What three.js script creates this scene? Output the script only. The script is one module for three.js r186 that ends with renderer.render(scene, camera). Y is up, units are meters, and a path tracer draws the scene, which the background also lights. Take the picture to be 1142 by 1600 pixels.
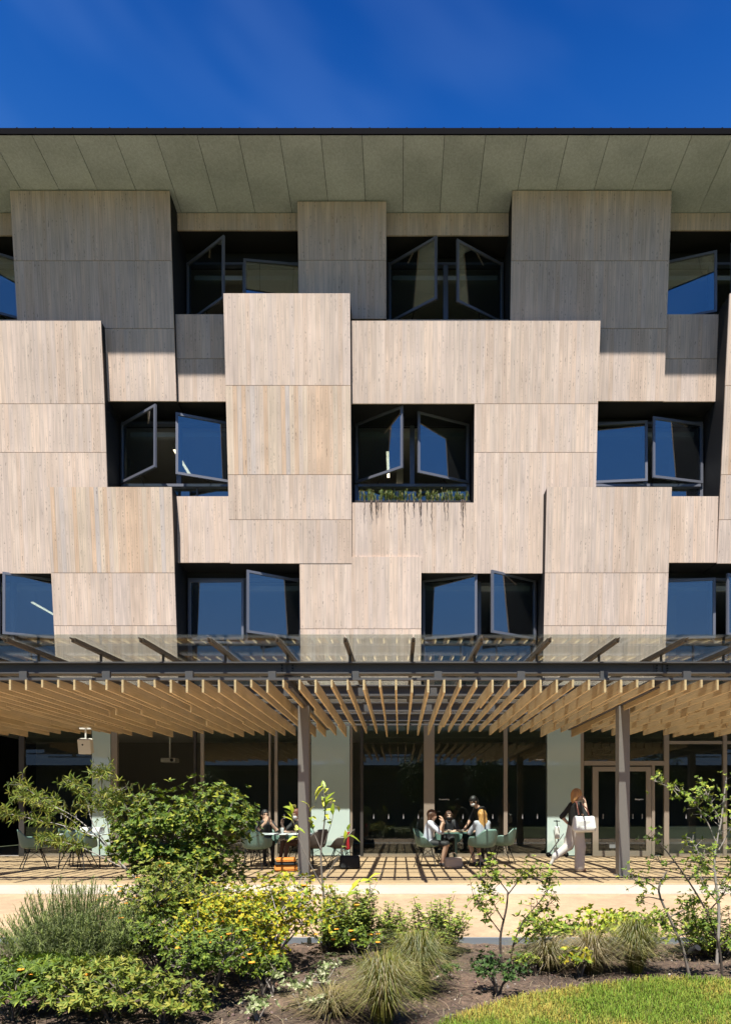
import * as THREE from 'three';
import { mergeGeometries, mergeVertices } from 'three/addons/utils/BufferGeometryUtils.js';
import { RoundedBoxGeometry } from 'three/addons/geometries/RoundedBoxGeometry.js';
import { RectAreaLightUniformsLib } from 'three/addons/lights/RectAreaLightUniformsLib.js';

// ------------------------------------------------------------------ camera, sky, sun, exposure
// y = 0 is the terrace; the facade faces +z, distances in front of the camera run along -z.
const scene = new THREE.Scene();
const camera = new THREE.PerspectiveCamera(2 * Math.atan(0.8) * 180 / Math.PI, 1142 / 1600, 0.05, 600);
camera.position.set(0, 1.22, 0);
camera.lookAt(0, 1.22, -10);
camera.setViewOffset(1142, 1600, -53.5, -467, 1142, 1600);      // shift lens: level camera, raised frame
camera.updateProjectionMatrix();

const renderer = new THREE.WebGLRenderer({ antialias: true });
renderer.setSize(730, 1024);
renderer.toneMapping = THREE.LinearToneMapping;
renderer.toneMappingExposure = 2.2;
renderer.shadowMap.enabled = true;

const SUN = new THREE.Vector3(-0.062, 0.924, 0.376).normalize();
const sunLight = new THREE.DirectionalLight(new THREE.Color(1, 0.952, 0.885), 5);
sunLight.position.copy(SUN).multiplyScalar(60).add(new THREE.Vector3(0, 0, -12));
sunLight.target.position.set(0, 0, -12);
sunLight.castShadow = true;
sunLight.shadow.mapSize.set(4096, 4096);
Object.assign(sunLight.shadow.camera, { left: -20, right: 20, top: 20, bottom: -20, near: 1, far: 120 });
scene.add(sunLight, sunLight.target);

function rng(seed) { let a = seed >>> 0; return () => { a = (a + 0x6D2B79F5) >>> 0; let t = a; t = Math.imul(t ^ (t >>> 15), t | 1); t ^= t + Math.imul(t ^ (t >>> 7), t | 61); return ((t ^ (t >>> 14)) >>> 0) / 4294967296; }; }
const clamp = (x, a, b) => Math.min(b, Math.max(a, x));
const lerp = (a, b, t) => a + (b - a) * t;
const smooth = (a, b, x) => { const t = clamp((x - a) / (b - a), 0, 1); return t * t * (3 - 2 * t); };
// tiling value noise on a lattice of px x py cells
function makeNoise(seed, px, py) {
  const r = rng(seed), g = new Float32Array(px * py); for (let i = 0; i < g.length; i++) g[i] = r();
  return (u, v) => {
    const x = ((u % 1) + 1) % 1 * px, y = ((v % 1) + 1) % 1 * py, x0 = Math.floor(x) % px, y0 = Math.floor(y) % py, x1 = (x0 + 1) % px, y1 = (y0 + 1) % py;
    let fx = x - Math.floor(x), fy = y - Math.floor(y); fx = fx * fx * (3 - 2 * fx); fy = fy * fy * (3 - 2 * fy);
    return lerp(lerp(g[y0 * px + x0], g[y0 * px + x1], fx), lerp(g[y1 * px + x0], g[y1 * px + x1], fx), fy);
  };
}
{ // clear deep blue sky, paler towards the horizon, with faint wisps of high cloud
  const W = 1024, H = 512, d = new Float32Array(W * H * 4), E = 2.2;
  const stops = [[-90, .12, .12, .11], [-1, .16, .17, .18], [0, .24, .32, .46], [8, .18, .30, .53], [18, .11, .26, .57], [30, .060, .20, .56], [42, .022, .138, .51], [47, .012, .108, .455], [52, .006, .078, .375], [62, .004, .066, .335], [90, .003, .058, .31]];
  const n1 = makeNoise(3, 48, 30), n2 = makeNoise(4, 150, 110), n3 = makeNoise(5, 14, 9);
  for (let j = 0; j < H; j++) {
    const el = ((j + .5) / H - .5) * 180; let k = 0; while (k < stops.length - 2 && stops[k + 1][0] < el) k++;
    const a = stops[k], b = stops[k + 1], t = clamp((el - a[0]) / (b[0] - a[0]), 0, 1);
    for (let i = 0; i < W; i++) {
      const u = i / W, v = j / H, wisp = el > 4 ? smooth(.50, .95, n1(u + v + .03 * n3(u, v), v - .4 * u) * .5 + n2(u + v, v) * .22 + n3(u, v) * .38) * .038 : 0;
      const o = (j * W + i) * 4;
      d[o] = (lerp(a[1], b[1], t) + wisp * .55) / E; d[o + 1] = (lerp(a[2], b[2], t) + wisp * .75) / E; d[o + 2] = (lerp(a[3], b[3], t) + wisp) / E; d[o + 3] = 1;
    }
  }
  const sky = new THREE.DataTexture(d, W, H, THREE.RGBAFormat, THREE.FloatType);
  sky.mapping = THREE.EquirectangularReflectionMapping; sky.magFilter = THREE.LinearFilter; sky.minFilter = THREE.LinearFilter; sky.needsUpdate = true;
  scene.background = sky; scene.environment = sky;
}

// ------------------------------------------------------------------ helpers
const used = new Map();
function numbered(name) { const n = used.get(name) || 0; used.set(name, n + 1); return n ? `${name}_${String(n).padStart(3, '0')}` : name; }
function tag(o, label, category, group) { o.userData.label = label; o.userData.category = category; if (group) o.userData.group = group; return o; }
function thing(name, label, category, [x, y, z] = [0, 0, 0], turn = 0, group) {
  const o = new THREE.Group(); o.name = numbered(name); o.position.set(x, y, z); o.rotation.y = turn; tag(o, label, category, group); scene.add(o); return o;
}
function part(name, geo, mat, parent) { const m = new THREE.Mesh(geo, mat); m.name = name; m.castShadow = m.receiveShadow = true; parent.add(m); return m; }
function structure(name, geo, mat) { const m = part(name, geo, mat, scene); m.userData.kind = 'structure'; return m; }
function group(name, parent) { const g = new THREE.Group(); g.name = name; parent.add(g); return g; }
// a box from corner to corner, its uv in metres
function boxAt(x0, x1, y0, y1, z0, z1) { return hexa([[x0, y0, z1], [x1, y0, z1], [x1, y1, z1], [x0, y1, z1]], [[x0, y0, z0], [x1, y0, z0], [x1, y1, z0], [x0, y1, z0]]); }
// a six-faced solid: front quad (counter-clockwise seen from +z) and back quad
function hexa(f, b, du = 0, dv = 0) {
  const P = [], N = [], U = [];
  const quad = (a, b2, c, d) => {
    const va = new THREE.Vector3(...a), n = new THREE.Vector3(...b2).sub(va).cross(new THREE.Vector3(...c).sub(va)).normalize();
    for (const p of [a, b2, c, a, c, d]) {
      P.push(...p); N.push(n.x, n.y, n.z);
      const ax = Math.abs(n.x), ay = Math.abs(n.y), az = Math.abs(n.z);
      if (az >= ax && az >= ay) U.push(p[0] + du, p[1] + dv); else if (ax >= ay) U.push(p[2] + du, p[1] + dv); else U.push(p[0] + du, p[2] + dv);
    }
  };
  quad(f[0], f[1], f[2], f[3]); quad(b[1], b[0], b[3], b[2]); quad(b[0], f[0], f[3], b[3]); quad(f[1], b[1], b[2], f[2]); quad(f[3], f[2], b[2], b[3]); quad(b[0], b[1], f[1], f[0]);
  const g = new THREE.BufferGeometry();
  g.setAttribute('position', new THREE.Float32BufferAttribute(P, 3)); g.setAttribute('normal', new THREE.Float32BufferAttribute(N, 3)); g.setAttribute('uv', new THREE.Float32BufferAttribute(U, 2));
  return g;
}
const merged = list => { const l = list.map(g => { const c = g.index ? g.toNonIndexed() : g; for (const k of Object.keys(c.attributes)) if (!['position', 'normal', 'uv', 'color'].includes(k)) c.deleteAttribute(k); return c; }); return mergeGeometries(l); };
function bar(a, b, r0, r1 = r0, seg = 6) {           // tapered round bar between two points
  const A = new THREE.Vector3(...a), B = new THREE.Vector3(...b), d = B.clone().sub(A), L = d.length() || 1e-4;
  const g = new THREE.CylinderGeometry(r1, r0, L, seg, 1); g.translate(0, L / 2, 0);
  g.applyQuaternion(new THREE.Quaternion().setFromUnitVectors(new THREE.Vector3(0, 1, 0), d.normalize())); g.translate(A.x, A.y, A.z); return g;
}
function tube(points, r0, r1, seg = 6) { // limb of a plant: bars joined along a line
  const out = []; for (let i = 0; i < points.length - 1; i++) out.push(bar(points[i], points[i + 1], lerp(r0, r1, i / (points.length - 1)), lerp(r0, r1, (i + 1) / (points.length - 1)), seg)); return out;
}
function iBeam(length, h, w, tf, tw) {                 // along x, centred, top at 0
  const parts = [boxAt(-length / 2, length / 2, -tf, 0, -w / 2, w / 2), boxAt(-length / 2, length / 2, -h, -h + tf, -w / 2, w / 2), boxAt(-length / 2, length / 2, -h + tf, -tf, -tw / 2, tw / 2)];
  return merged(parts);
}

// ------------------------------------------------------------------ procedural textures
function dataTex(w, h, fn, srgb = true) {
  const d = new Uint8Array(w * h * 4);
  for (let j = 0; j < h; j++) for (let i = 0; i < w; i++) { const c = fn(i / w, j / h, i, j), o = (j * w + i) * 4; d[o] = clamp(c[0], 0, 255); d[o + 1] = clamp(c[1], 0, 255); d[o + 2] = clamp(c[2], 0, 255); d[o + 3] = 255; }
  const t = new THREE.DataTexture(d, w, h); t.wrapS = t.wrapT = THREE.RepeatWrapping; t.magFilter = THREE.LinearFilter; t.minFilter = THREE.LinearMipmapLinearFilter; t.generateMipmaps = true;
  if (srgb) t.colorSpace = THREE.SRGBColorSpace; t.needsUpdate = true; return t;
}
const rep = (t, u, v) => { t.repeat.set(1 / u, 1 / v); return t; };
// weathered larch cladding: 40 narrow vertical boards over 4.2 m, each with its own tone, streaks and dark latewood flecks
function woodTex(seed, tones) {
  const r = rng(seed), NB = 40, W = 1024, H = 1024, boards = [];
  for (let b = 0; b < NB; b++) boards.push({ t: tones[Math.floor(r() * tones.length)], k: .972 + .056 * r(), ph: r(), cx: .3 + .4 * r(), fl: r() });
  const fine = makeNoise(seed + 1, 512, 10), mid = makeNoise(seed + 2, 160, 6), blot = makeNoise(seed + 3, 60, 14), big = makeNoise(seed + 4, 7, 5);
  const fleck = makeNoise(seed + 5, 340, 120), arch = makeNoise(seed + 6, 40, 26);
  return dataTex(W, H, (u, v) => {
    const x = u * NB, b = Math.floor(x), f = x - b, B = boards[b];
    let k = .945 * B.k * (.92 + .12 * fine(u, v + B.ph) + .05 * mid(u, v + B.ph)) * (.97 + .06 * blot(u, v)) * (.965 + .07 * big(u, v));
    const dx = Math.abs(f - B.cx), band = Math.max(0, 1 - dx / .22), fk = fleck(u, v) * .75 + arch(u, v) * .35;       // cathedral grain dashes near the heart of the board
    if (band > 0 && fk > .74 - .08 * B.fl) k *= 1 - .27 * band * smooth(.74 - .08 * B.fl, .92, fk);
    if (f < .05 || f > .955) k *= .93;
    return [B.t[0] * k, B.t[1] * k, B.t[2] * k];
  });
}
const pale = [[216, 194, 176], [214, 193, 175], [217, 197, 180], [212, 192, 176], [215, 191, 171], [212, 193, 179], [218, 195, 175], [210, 190, 175]];
const warm = [[214, 193, 173], [217, 187, 159], [210, 191, 175], [212, 182, 154], [218, 197, 174], [205, 191, 181], [215, 188, 163]];
const woodBump = rep(dataTex(1024, 512, (() => { const n = makeNoise(77, 512, 12); return (u, v) => { const f = u * 40 % 1, g = (f < .05 || f > .955) ? 60 : 200; const k = g + 50 * n(u, v); return [k, k, k]; }; })(), false), 4.2, 4.2);
const woodMap = [woodTex(11, pale), woodTex(29, pale), woodTex(47, warm)].map(t => rep(t, 4.2, 4.2));
const stdMat = (o) => new THREE.MeshStandardMaterial(o);
const lin = (r, g, b) => new THREE.Color().setRGB(r, g, b);
const wood = woodMap.map(map => stdMat({ map, bumpMap: woodBump, bumpScale: .0018, roughness: .78 }));
const wood_bright = stdMat({ map: woodMap[1], bumpMap: woodBump, bumpScale: .0018, roughness: .78, color: lin(1.0, .99, .985) });
const grain = (() => { const a = makeNoise(5, 16, 220), b = makeNoise(6, 6, 60), c = makeNoise(8, 5, 5); return rep(dataTex(512, 512, (u, v) => { const k = .86 + .12 * a(u, v) + .10 * b(u, v) + .08 * c(u, v); return [214 * k, 182 * k, 132 * k]; }), 1.6, .6); })();
const speck = (seed, base, amp, cells) => { const ns = cells.map((c, i) => makeNoise(seed + i, c, c)), r = rng(seed + 50); return dataTex(512, 512, (u, v) => { let k = 1; ns.forEach((n, i) => { k += amp[i] * (n(u, v) - .5); }); k += (r() - .5) * .06; return base.map(x => x * k); }); };
const M = {
  steel: stdMat({ color: lin(.105, .095, .098), roughness: .5, metalness: .15 }),
  steel_light: stdMat({ color: lin(.20, .178, .165), roughness: .5, metalness: .2 }),
  rafter: stdMat({ color: lin(.10, .078, .058), roughness: .45, metalness: .3 }),
  black: stdMat({ color: lin(.008, .008, .010), roughness: .8 }),
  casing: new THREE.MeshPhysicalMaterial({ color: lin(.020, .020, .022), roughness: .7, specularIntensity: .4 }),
  fascia: new THREE.MeshPhysicalMaterial({ color: lin(.004, .004, .006), roughness: .9, specularIntensity: .08 }),
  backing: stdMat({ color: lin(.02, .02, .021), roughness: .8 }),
  frame: stdMat({ color: lin(.155, .165, .20), roughness: .42, metalness: .35 }),
  champagne: stdMat({ color: lin(.34, .285, .22), roughness: .42, metalness: .35 }),
  dark_frame: stdMat({ color: lin(.05, .045, .04), roughness: .5, metalness: .2 }),
  glass: new THREE.MeshPhysicalMaterial({ color: lin(.62, .70, .72), transmission: 1, thickness: 0, roughness: 0, ior: 2.9 }),
  shop_glass: new THREE.MeshPhysicalMaterial({ color: lin(.72, .78, .74), transmission: 1, thickness: 0, roughness: 0, ior: 1.6 }),
  roof_glass: new THREE.MeshPhysicalMaterial({ color: lin(.86, .90, .87), transmission: 1, thickness: 0, roughness: .0, ior: 1.27 }),
  etched: new THREE.MeshPhysicalMaterial({ color: lin(.50, .62, .56), roughness: .03, ior: 1.75, clearcoat: 1, clearcoatRoughness: .0 }),
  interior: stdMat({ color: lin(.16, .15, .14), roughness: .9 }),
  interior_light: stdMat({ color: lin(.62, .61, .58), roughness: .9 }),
  white_mark: stdMat({ color: lin(.24, .24, .24), roughness: .6 }),
  slat: stdMat({ map: grain, roughness: .62, color: lin(.84, .88, .97) }),
  soffit: stdMat({ map: rep(speck(90, [177, 183, 188], [.10, .09, .12], [4, 60, 220]), 1.9, 1.9), roughness: .85 }),
  lamp: stdMat({ color: lin(.9, .85, .7), emissive: lin(1, .86, .6), emissiveIntensity: 1.1 }),
  chair_green: stdMat({ color: lin(.13, .21, .175), roughness: .45 }),
  chair_brown: stdMat({ color: lin(.085, .07, .062), roughness: .5 }),
  table_white: stdMat({ color: lin(.62, .68, .68), roughness: .35 }),
  table_green: stdMat({ color: lin(.10, .19, .17), roughness: .4 }),
  white: stdMat({ color: lin(.74, .73, .71), roughness: .6 }),
};

// ------------------------------------------------------------------ ground, terrace, path
{
  const lawnTex = rep(speck(140, [66, 72, 36], [.35, .30, .35], [5, 40, 200]), 3, 3);
  const g = new THREE.PlaneGeometry(500, 500, 1, 1); g.rotateX(-Math.PI / 2); g.attributes.uv.array.forEach((v, i, a) => a[i] = v * 500);
  structure('ground', g, stdMat({ map: lawnTex, roughness: 1 })).position.set(0, -.14, 0);
  const terraceTex = rep(speck(151, [166, 139, 108], [.10, .10, .10], [6, 50, 230]), 2.2, 2.2);
  const pathTex = rep(speck(161, [160, 136, 108], [.14, .12, .14], [4, 26, 200]), 2.7, 2.7);
  const kerbTex = rep(speck(171, [166, 155, 141], [.06, .06, .08], [5, 40, 240]), 2, 2);
  structure('terrace', boxAt(-16, 14, -.13, 0, -17.3, -10.62), stdMat({ map: terraceTex, roughness: .8 }));
  structure('kerb_strip', boxAt(-16, 14, -.13, -.004, -10.62, -9.45), stdMat({ map: kerbTex, roughness: .8 }));
  structure('path', boxAt(-16, 14, -.13, -.010, -9.45, -6.12), stdMat({ map: pathTex, roughness: .85 }));
  structure('bed_edging', boxAt(-16, 14, -.13, .012, -6.12, -6.09), stdMat({ color: lin(.25, .29, .33), roughness: .4, metalness: .4 }));
}
const bedH = (() => { const a = makeNoise(301, 60, 60), b = makeNoise(302, 200, 200); return (x, z) => -.045 + .035 * (a(x / 10, z / 10) - .5) + .022 * (b(x / 10, z / 10) - .5); })();
{
  const soilTex = rep(speck(181, [74, 60, 49], [.30, .35, .5], [6, 50, 200]), 1.6, 1.6);
  const nx = 240, nz = 80, P = [], U = [], I = [];
  for (let j = 0; j <= nz; j++) for (let i = 0; i <= nx; i++) { const x = -6 + 12 * i / nx, z = -6.09 + 3.3 * j / nz; P.push(x, bedH(x, z), z); U.push(x, z); }
  for (let j = 0; j < nz; j++) for (let i = 0; i < nx; i++) { const a = j * (nx + 1) + i, b = a + nx + 1; I.push(a, b, a + 1, a + 1, b, b + 1); }
  const g = new THREE.BufferGeometry(); g.setAttribute('position', new THREE.Float32BufferAttribute(P, 3)); g.setAttribute('uv', new THREE.Float32BufferAttribute(U, 2)); g.setIndex(I); g.computeVertexNormals();
  structure('planting_bed', g, stdMat({ map: soilTex, roughness: 1 }));
}
const lawnEdge = [[.05, 3.30], [.15, 3.55], [.28, 3.78], [.55, 4.06], [.89, 4.31], [1.24, 4.48], [1.76, 4.68], [2.1, 4.72], [2.45, 4.66], [3.2, 4.7], [4.4, 4.9], [6, 5]];
{
  const s = new THREE.Shape(); s.moveTo(lawnEdge[0][0], lawnEdge[0][1]); s.splineThru(lawnEdge.slice(1).map(p => new THREE.Vector2(...p))); s.lineTo(6, 1.4); s.lineTo(.05, 1.4);
  const g = new THREE.ExtrudeGeometry(s, { depth: .10, bevelEnabled: false, curveSegments: 8 }); g.rotateX(-Math.PI / 2); g.translate(0, -.115, 0);
  structure('lawn', g, stdMat({ map: rep(speck(191, [88, 90, 38], [.35, .30, .30], [4, 40, 200]), 1.4, 1.4), roughness: 1 }));
}

// ------------------------------------------------------------------ the building
const building = thing('office_building', 'four-storey office building clad in pale weathered timber blocks with recessed windows', 'building');
const DB = 16.5;                                        // depth of the plane the blocks stand on
const wr = rng(1234);
function facadeBlock({ x0, x1, y0, y1, d0, d1, joints = [], m = 0, mats }) {    // d1: distance of the face at the top y1, d0 at the bottom y0
  const D = y => lerp(d0, d1, (y - y0) / (y1 - y0)), th = .036, e = .006;
  const f = (xa, xb, ya, yb, off, back) => hexa([[xa, ya, -D(ya) + off], [xb, ya, -D(ya) + off], [xb, yb, -D(yb) + off], [xa, yb, -D(yb) + off]], [[xa, ya, back ?? -D(ya)], [xb, ya, back ?? -D(ya)], [xb, yb, back ?? -D(yb)], [xa, yb, back ?? -D(yb)]], wr() * 4.2, wr() * 4.2);
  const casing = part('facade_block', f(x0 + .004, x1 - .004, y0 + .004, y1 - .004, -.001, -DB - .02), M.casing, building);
  const ys = [y1, ...joints, y0];
  for (let k = 0; k < ys.length - 1; k++) {
    const mi = mats ? mats[k] : m === 0 ? (wr() < .5 ? 0 : 1) : m;
    part('timber_panel', f(x0, x1, ys[k + 1] + (k < ys.length - 2 ? e : 0), ys[k] - (k ? e : 0), th), mi === 9 ? wood_bright : wood[mi], casing);
  }
}
for (const p of [-24, -12, 0, 12]) {
  const add = b => { const x0 = b.x0 + p, x1 = b.x1 + p; if (x1 < -13.4 || x0 > 12.2) return; facadeBlock({ ...b, x0: Math.max(x0, -13.4), x1: Math.min(x1, 12.2) }); };
  // top floor
  add({ x0: 2.69, x1: 6.50, y0: 11.33, y1: 16.05, d0: 15.82, d1: 15.34, joints: [14.51, 12.99] });
  add({ x0: -2.48, x1: -.33, y0: 13.38, y1: 16.02, d0: 15.85, d1: 15.58, joints: [14.71] });
  add({ x0: -5.5, x1: -2.48, y0: 15.62, y1: 16.01, d0: 15.9, d1: 15.87 });
  add({ x0: -.33, x1: 2.69, y0: 15.49, y1: 16.01, d0: 15.9, d1: 15.87 });
  add({ x0: -5.5, x1: -2.48, y0: 11.39, y1: 13.42, d0: 15.93, d1: 15.76, joints: [12.39] });
  add({ x0: -.33, x1: 2.69, y0: 12.2, y1: 13.40, d0: 15.98, d1: 15.9 });
  // second floor
  add({ x0: -4.18, x1: -1.18, y0: 7.33, y1: 13.50, d0: 15.83, d1: 15.22, joints: [11.45, 9.41, 8.36], mats: [1, 2, 0, 1] });
  add({ x0: -1.175, x1: 4.82, y0: 11.14, y1: 13.01, d0: 15.62, d1: 15.43, mats: [0] });
  add({ x0: 1.82, x1: 4.82, y0: 7.12, y1: 11.128, d0: 15.93, d1: 15.622, joints: [10.0] });
  add({ x0: -1.175, x1: 1.815, y0: 7.12, y1: 8.79, d0: 15.90, d1: 15.75, mats: [1] });
  add({ x0: -7.18, x1: -4.18, y0: 7.36, y1: 8.95, d0: 15.86, d1: 15.76, mats: [9] });
  // first floor
  add({ x0: 3.53, x1: 6.53, y0: 4.3, y1: 9.0, d0: 15.87, d1: 15.41, joints: [7.01, 5.76], mats: p === -12 ? [2, 1, 0] : [0, 1, 0] });
  add({ x0: -2.47, x1: .53, y0: 4.3, y1: 7.49, d0: 16.07, d1: 15.825, joints: [5.75], mats: [0, 1] });
}
// dark wall behind the blocks, with the window openings left free
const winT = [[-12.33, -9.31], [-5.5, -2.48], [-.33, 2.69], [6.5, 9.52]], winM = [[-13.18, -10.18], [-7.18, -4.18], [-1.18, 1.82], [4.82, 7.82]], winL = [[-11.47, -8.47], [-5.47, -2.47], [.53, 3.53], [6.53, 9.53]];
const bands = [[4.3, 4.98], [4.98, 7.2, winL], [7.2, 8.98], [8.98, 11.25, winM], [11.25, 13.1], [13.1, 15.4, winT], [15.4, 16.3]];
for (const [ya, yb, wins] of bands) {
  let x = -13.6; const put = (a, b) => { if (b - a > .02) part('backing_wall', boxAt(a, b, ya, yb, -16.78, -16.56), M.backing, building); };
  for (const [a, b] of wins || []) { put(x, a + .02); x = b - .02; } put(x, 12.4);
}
// storey floors, inner walls and roof
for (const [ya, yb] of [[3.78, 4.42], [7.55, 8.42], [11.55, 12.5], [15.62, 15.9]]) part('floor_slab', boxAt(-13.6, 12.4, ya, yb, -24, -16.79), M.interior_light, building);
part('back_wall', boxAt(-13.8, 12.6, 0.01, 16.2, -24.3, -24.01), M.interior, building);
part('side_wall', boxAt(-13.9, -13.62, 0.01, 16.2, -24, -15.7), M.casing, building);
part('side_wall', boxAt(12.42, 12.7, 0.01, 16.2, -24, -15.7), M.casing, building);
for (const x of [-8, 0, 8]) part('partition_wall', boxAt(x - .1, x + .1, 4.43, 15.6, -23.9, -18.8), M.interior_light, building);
part('ground_floor', boxAt(-13.6, 12.4, -.1, -.003, -24, -17.31), M.interior, building);
part('overhang_soffit', boxAt(-13.6, 12.4, 4.16, 4.27, -17.5, -15.98), M.backing, building);
{ // roof with sloping soffit boards
  const sy = d => 16.10 - .095 * (d - 15.34), j = [14.18, 16.56];
  const roof = part('roof', hexa([[-14, sy(14.14) - .035, -14.14], [13, sy(14.14) - .035, -14.14], [13, 16.31, -14.14], [-14, 16.31, -14.14]], [[-14, sy(14.17) - .035, -14.17], [13, sy(14.17) - .035, -14.17], [13, 16.31, -14.17], [-14, 16.31, -14.17]]), M.fascia, building);
  part('roof_deck', hexa([[-14, sy(14.18) + .01, -14.175], [13, sy(14.18) + .01, -14.175], [13, 16.30, -14.175], [-14, 16.30, -14.175]], [[-14, sy(16.6) + .04, -25], [13, sy(16.6) + .04, -25], [13, 16.9, -25], [-14, 16.9, -25]]), M.casing, roof);
  for (let x = .078 - 15 * .913; x < 12.6; x += .913) {
    const a = x + .006, b = x + .913 - .006;
    part('soffit_panel', hexa([[a, sy(j[0]) - .02, -j[0]], [b, sy(j[0]) - .02, -j[0]], [b, sy(j[0]) + .004, -j[0]], [a, sy(j[0]) + .004, -j[0]]], [[a, sy(j[1]) - .02, -j[1]], [b, sy(j[1]) - .02, -j[1]], [b, sy(j[1]) + .004, -j[1]], [a, sy(j[1]) + .004, -j[1]]], wr() * 3, wr() * 3), M.soffit, roof);
  }
  for (let x = -13.8; x < 13; x += .41) part('roof_seam', boxAt(x, x + .03, 16.30, 16.335, -14.6, -14.15), M.fascia, roof);
}
// windows: outer frame, two outward casements, a fixed strip below
function windowUnit([x0, x1], yb, left, right, yMin) {
  const w = group('window', building), z = -16.52, yt = yb + 1.55, f = .085, L = (x1 - x0) / 2 - .07;
  const list = [boxAt(x0 + .03, x0 + .03 + f, yMin, yt + .06, z - .06, z + .06), boxAt(x1 - .03 - f, x1 - .03, yMin, yt + .06, z - .06, z + .06), boxAt(x0 + .03 + f, x1 - .03 - f, yt, yt + .06, z - .06, z + .06),
    boxAt(x0 + .03 + f, x1 - .03 - f, yb - .09, yb - .02, z - .06, z + .13), boxAt((x0 + x1) / 2 - .06, (x0 + x1) / 2 + .06, yb - .02, yt, z - .06, z + .04), boxAt(x0 + .03 + f, x1 - .03 - f, yMin, yMin + .05, z - .06, z + .06)];
  part('window_frame', merged(list), M.frame, w);
  part('blind_box', boxAt(x0 + .14, x1 - .14, yt - .17, yt - .05, z - .34, z - .22), M.interior_light, w);
  const n = 3, cw = (x1 - x0 - .23) / n, ly = yMin + .05, lt = yb - .09;
  for (let k = 0; k < n; k++) {
    const a = x0 + .115 + k * cw;
    if (k) part('window_mullion', boxAt(a - .018, a + .018, ly, lt, z - .02, z + .03), M.frame, w);
    part('lower_pane', boxAt(a + (k ? .018 : 0), a + cw - (k < n - 1 ? .018 : 0), ly, lt, z - .006, z), M.glass, w);
  }
  for (const [hx, dir, ang] of [[x0 + .06, 1, left], [x1 - .06, -1, right]]) {
    const s = .062, h0 = yb, h1 = yt - .01, mk = (a, b, c, d, za, zb) => dir > 0 ? boxAt(a, b, c, d, za, zb) : boxAt(-b, -a, c, d, za, zb);
    const sash = part('casement_frame', merged([mk(0, s, h0, h1, 0, .05), mk(L - s, L, h0, h1, 0, .05), mk(s, L - s, h0, h0 + s, 0, .05), mk(s, L - s, h1 - s, h1, 0, .05)]), M.frame, w);
    const pane = part('casement_pane', mk(s, L - s, h0 + s, h1 - s, .022, .028), M.glass, w);
    for (const o of [sash, pane]) { o.position.set(hx, 0, z + .062); o.rotation.y = -dir * ang * Math.PI / 180; }
    // stay arm from the sill to the sash
    part('stay_arm', bar([hx + dir * .55, yb + .0, z + .08], [hx + dir * .75 * Math.cos(ang * Math.PI / 180), yb + .0, z + .07 + .75 * Math.sin(ang * Math.PI / 180)], .012), M.dark_frame, w);
  }
  return w;
}
const open = { T: [[20, 24], [35, 6], [34, 30], [16, 26]], M: [[12, 20], [34, 19], [32, 22], [5, 12]], L: [[14, 24], [2, 30], [19, 30], [7, 20]] };
winT.forEach((w, i) => windowUnit(w, 13.72, ...open.T[i], 13.14));
winM.forEach((w, i) => windowUnit(w, 9.62, ...open.M[i], 9.0));
winL.forEach((w, i) => windowUnit(w, 5.60, ...open.L[i], 5.0));
// linear pendant lamps inside the upper rooms
RectAreaLightUniformsLib.init();
[[-3.13, 14.95, 17.2], [-6.1, 11.0, 17.35], [-.33, 10.95, 17.35], [-10.1, 6.95, 17.6]].forEach(([x, y, d], i) => {
  const o = thing('pendant_lamp', ['slim glowing linear lamp inside the top-floor window behind the tall timber block', 'slanting bright linear lamp inside the open second-floor window at left', 'upright-looking bright linear lamp in the window with the planter', 'linear lamp inside the first-floor window at the left edge'][i], 'lamp', [x, y, -d], 0, 'linear pendant lamps in the rooms');
  part('lamp_housing', boxAt(-.04, .04, .02, .05, -1.35, 0), M.white, o); part('lamp_tube', boxAt(-.035, .035, 0, .02, -1.34, -.01), M.lamp, o);
  for (const z of [-.2, -1.15]) part('suspension_wire', bar([0, .05, z], [0, .62, z], .004), M.black, o);
  const l = new THREE.RectAreaLight(0xffe2b8, 3, .07, 1.33); l.position.set(x, y - .012, -d - .675); l.rotation.x = -Math.PI / 2; scene.add(l);
});

// ------------------------------------------------------------------ glazed shop front under the canopy
const SZ = -17.24, TOP = 3.72;
function mullion(x, w, mat, z0 = SZ - .05, z1 = SZ + .05, y1 = TOP) { part('mullion', boxAt(x - w / 2, x + w / 2, 0.001, y1, z0, z1), mat, building); }
for (const [x, w, m] of [[-10.15, .14, M.dark_frame], [-7.66, .16, M.champagne], [-5.50, .06, M.dark_frame], [-5.30, .09, M.champagne], [-3.49, .05, M.champagne], [-3.32, .08, M.champagne], [-1.30, .06, M.champagne], [-1.02, .08, M.dark_frame], [2.84, .10, M.champagne], [4.89, .09, M.champagne], [7.16, .13, M.champagne], [8.73, .10, M.champagne], [10.9, .1, M.champagne]]) mullion(x, w, m);
for (const x of [.785, -11.2]) part('column', boxAt(x - .14, x + .14, .002, TOP, SZ - .2, SZ + .14), M.champagne, building);
part('head_rail', boxAt(-13.6, 12.4, TOP - .12, TOP, SZ - .06, SZ + .06), M.dark_frame, building);
const glassRuns = [[-10.07, -8.28], [-5.25, -3.52], [-3.27, -2.42], [-.97, .64], [.93, 2.78], [2.90, 3.92], [7.23, 8.67], [8.79, 10.84], [-13.5, -11.35]];
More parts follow.
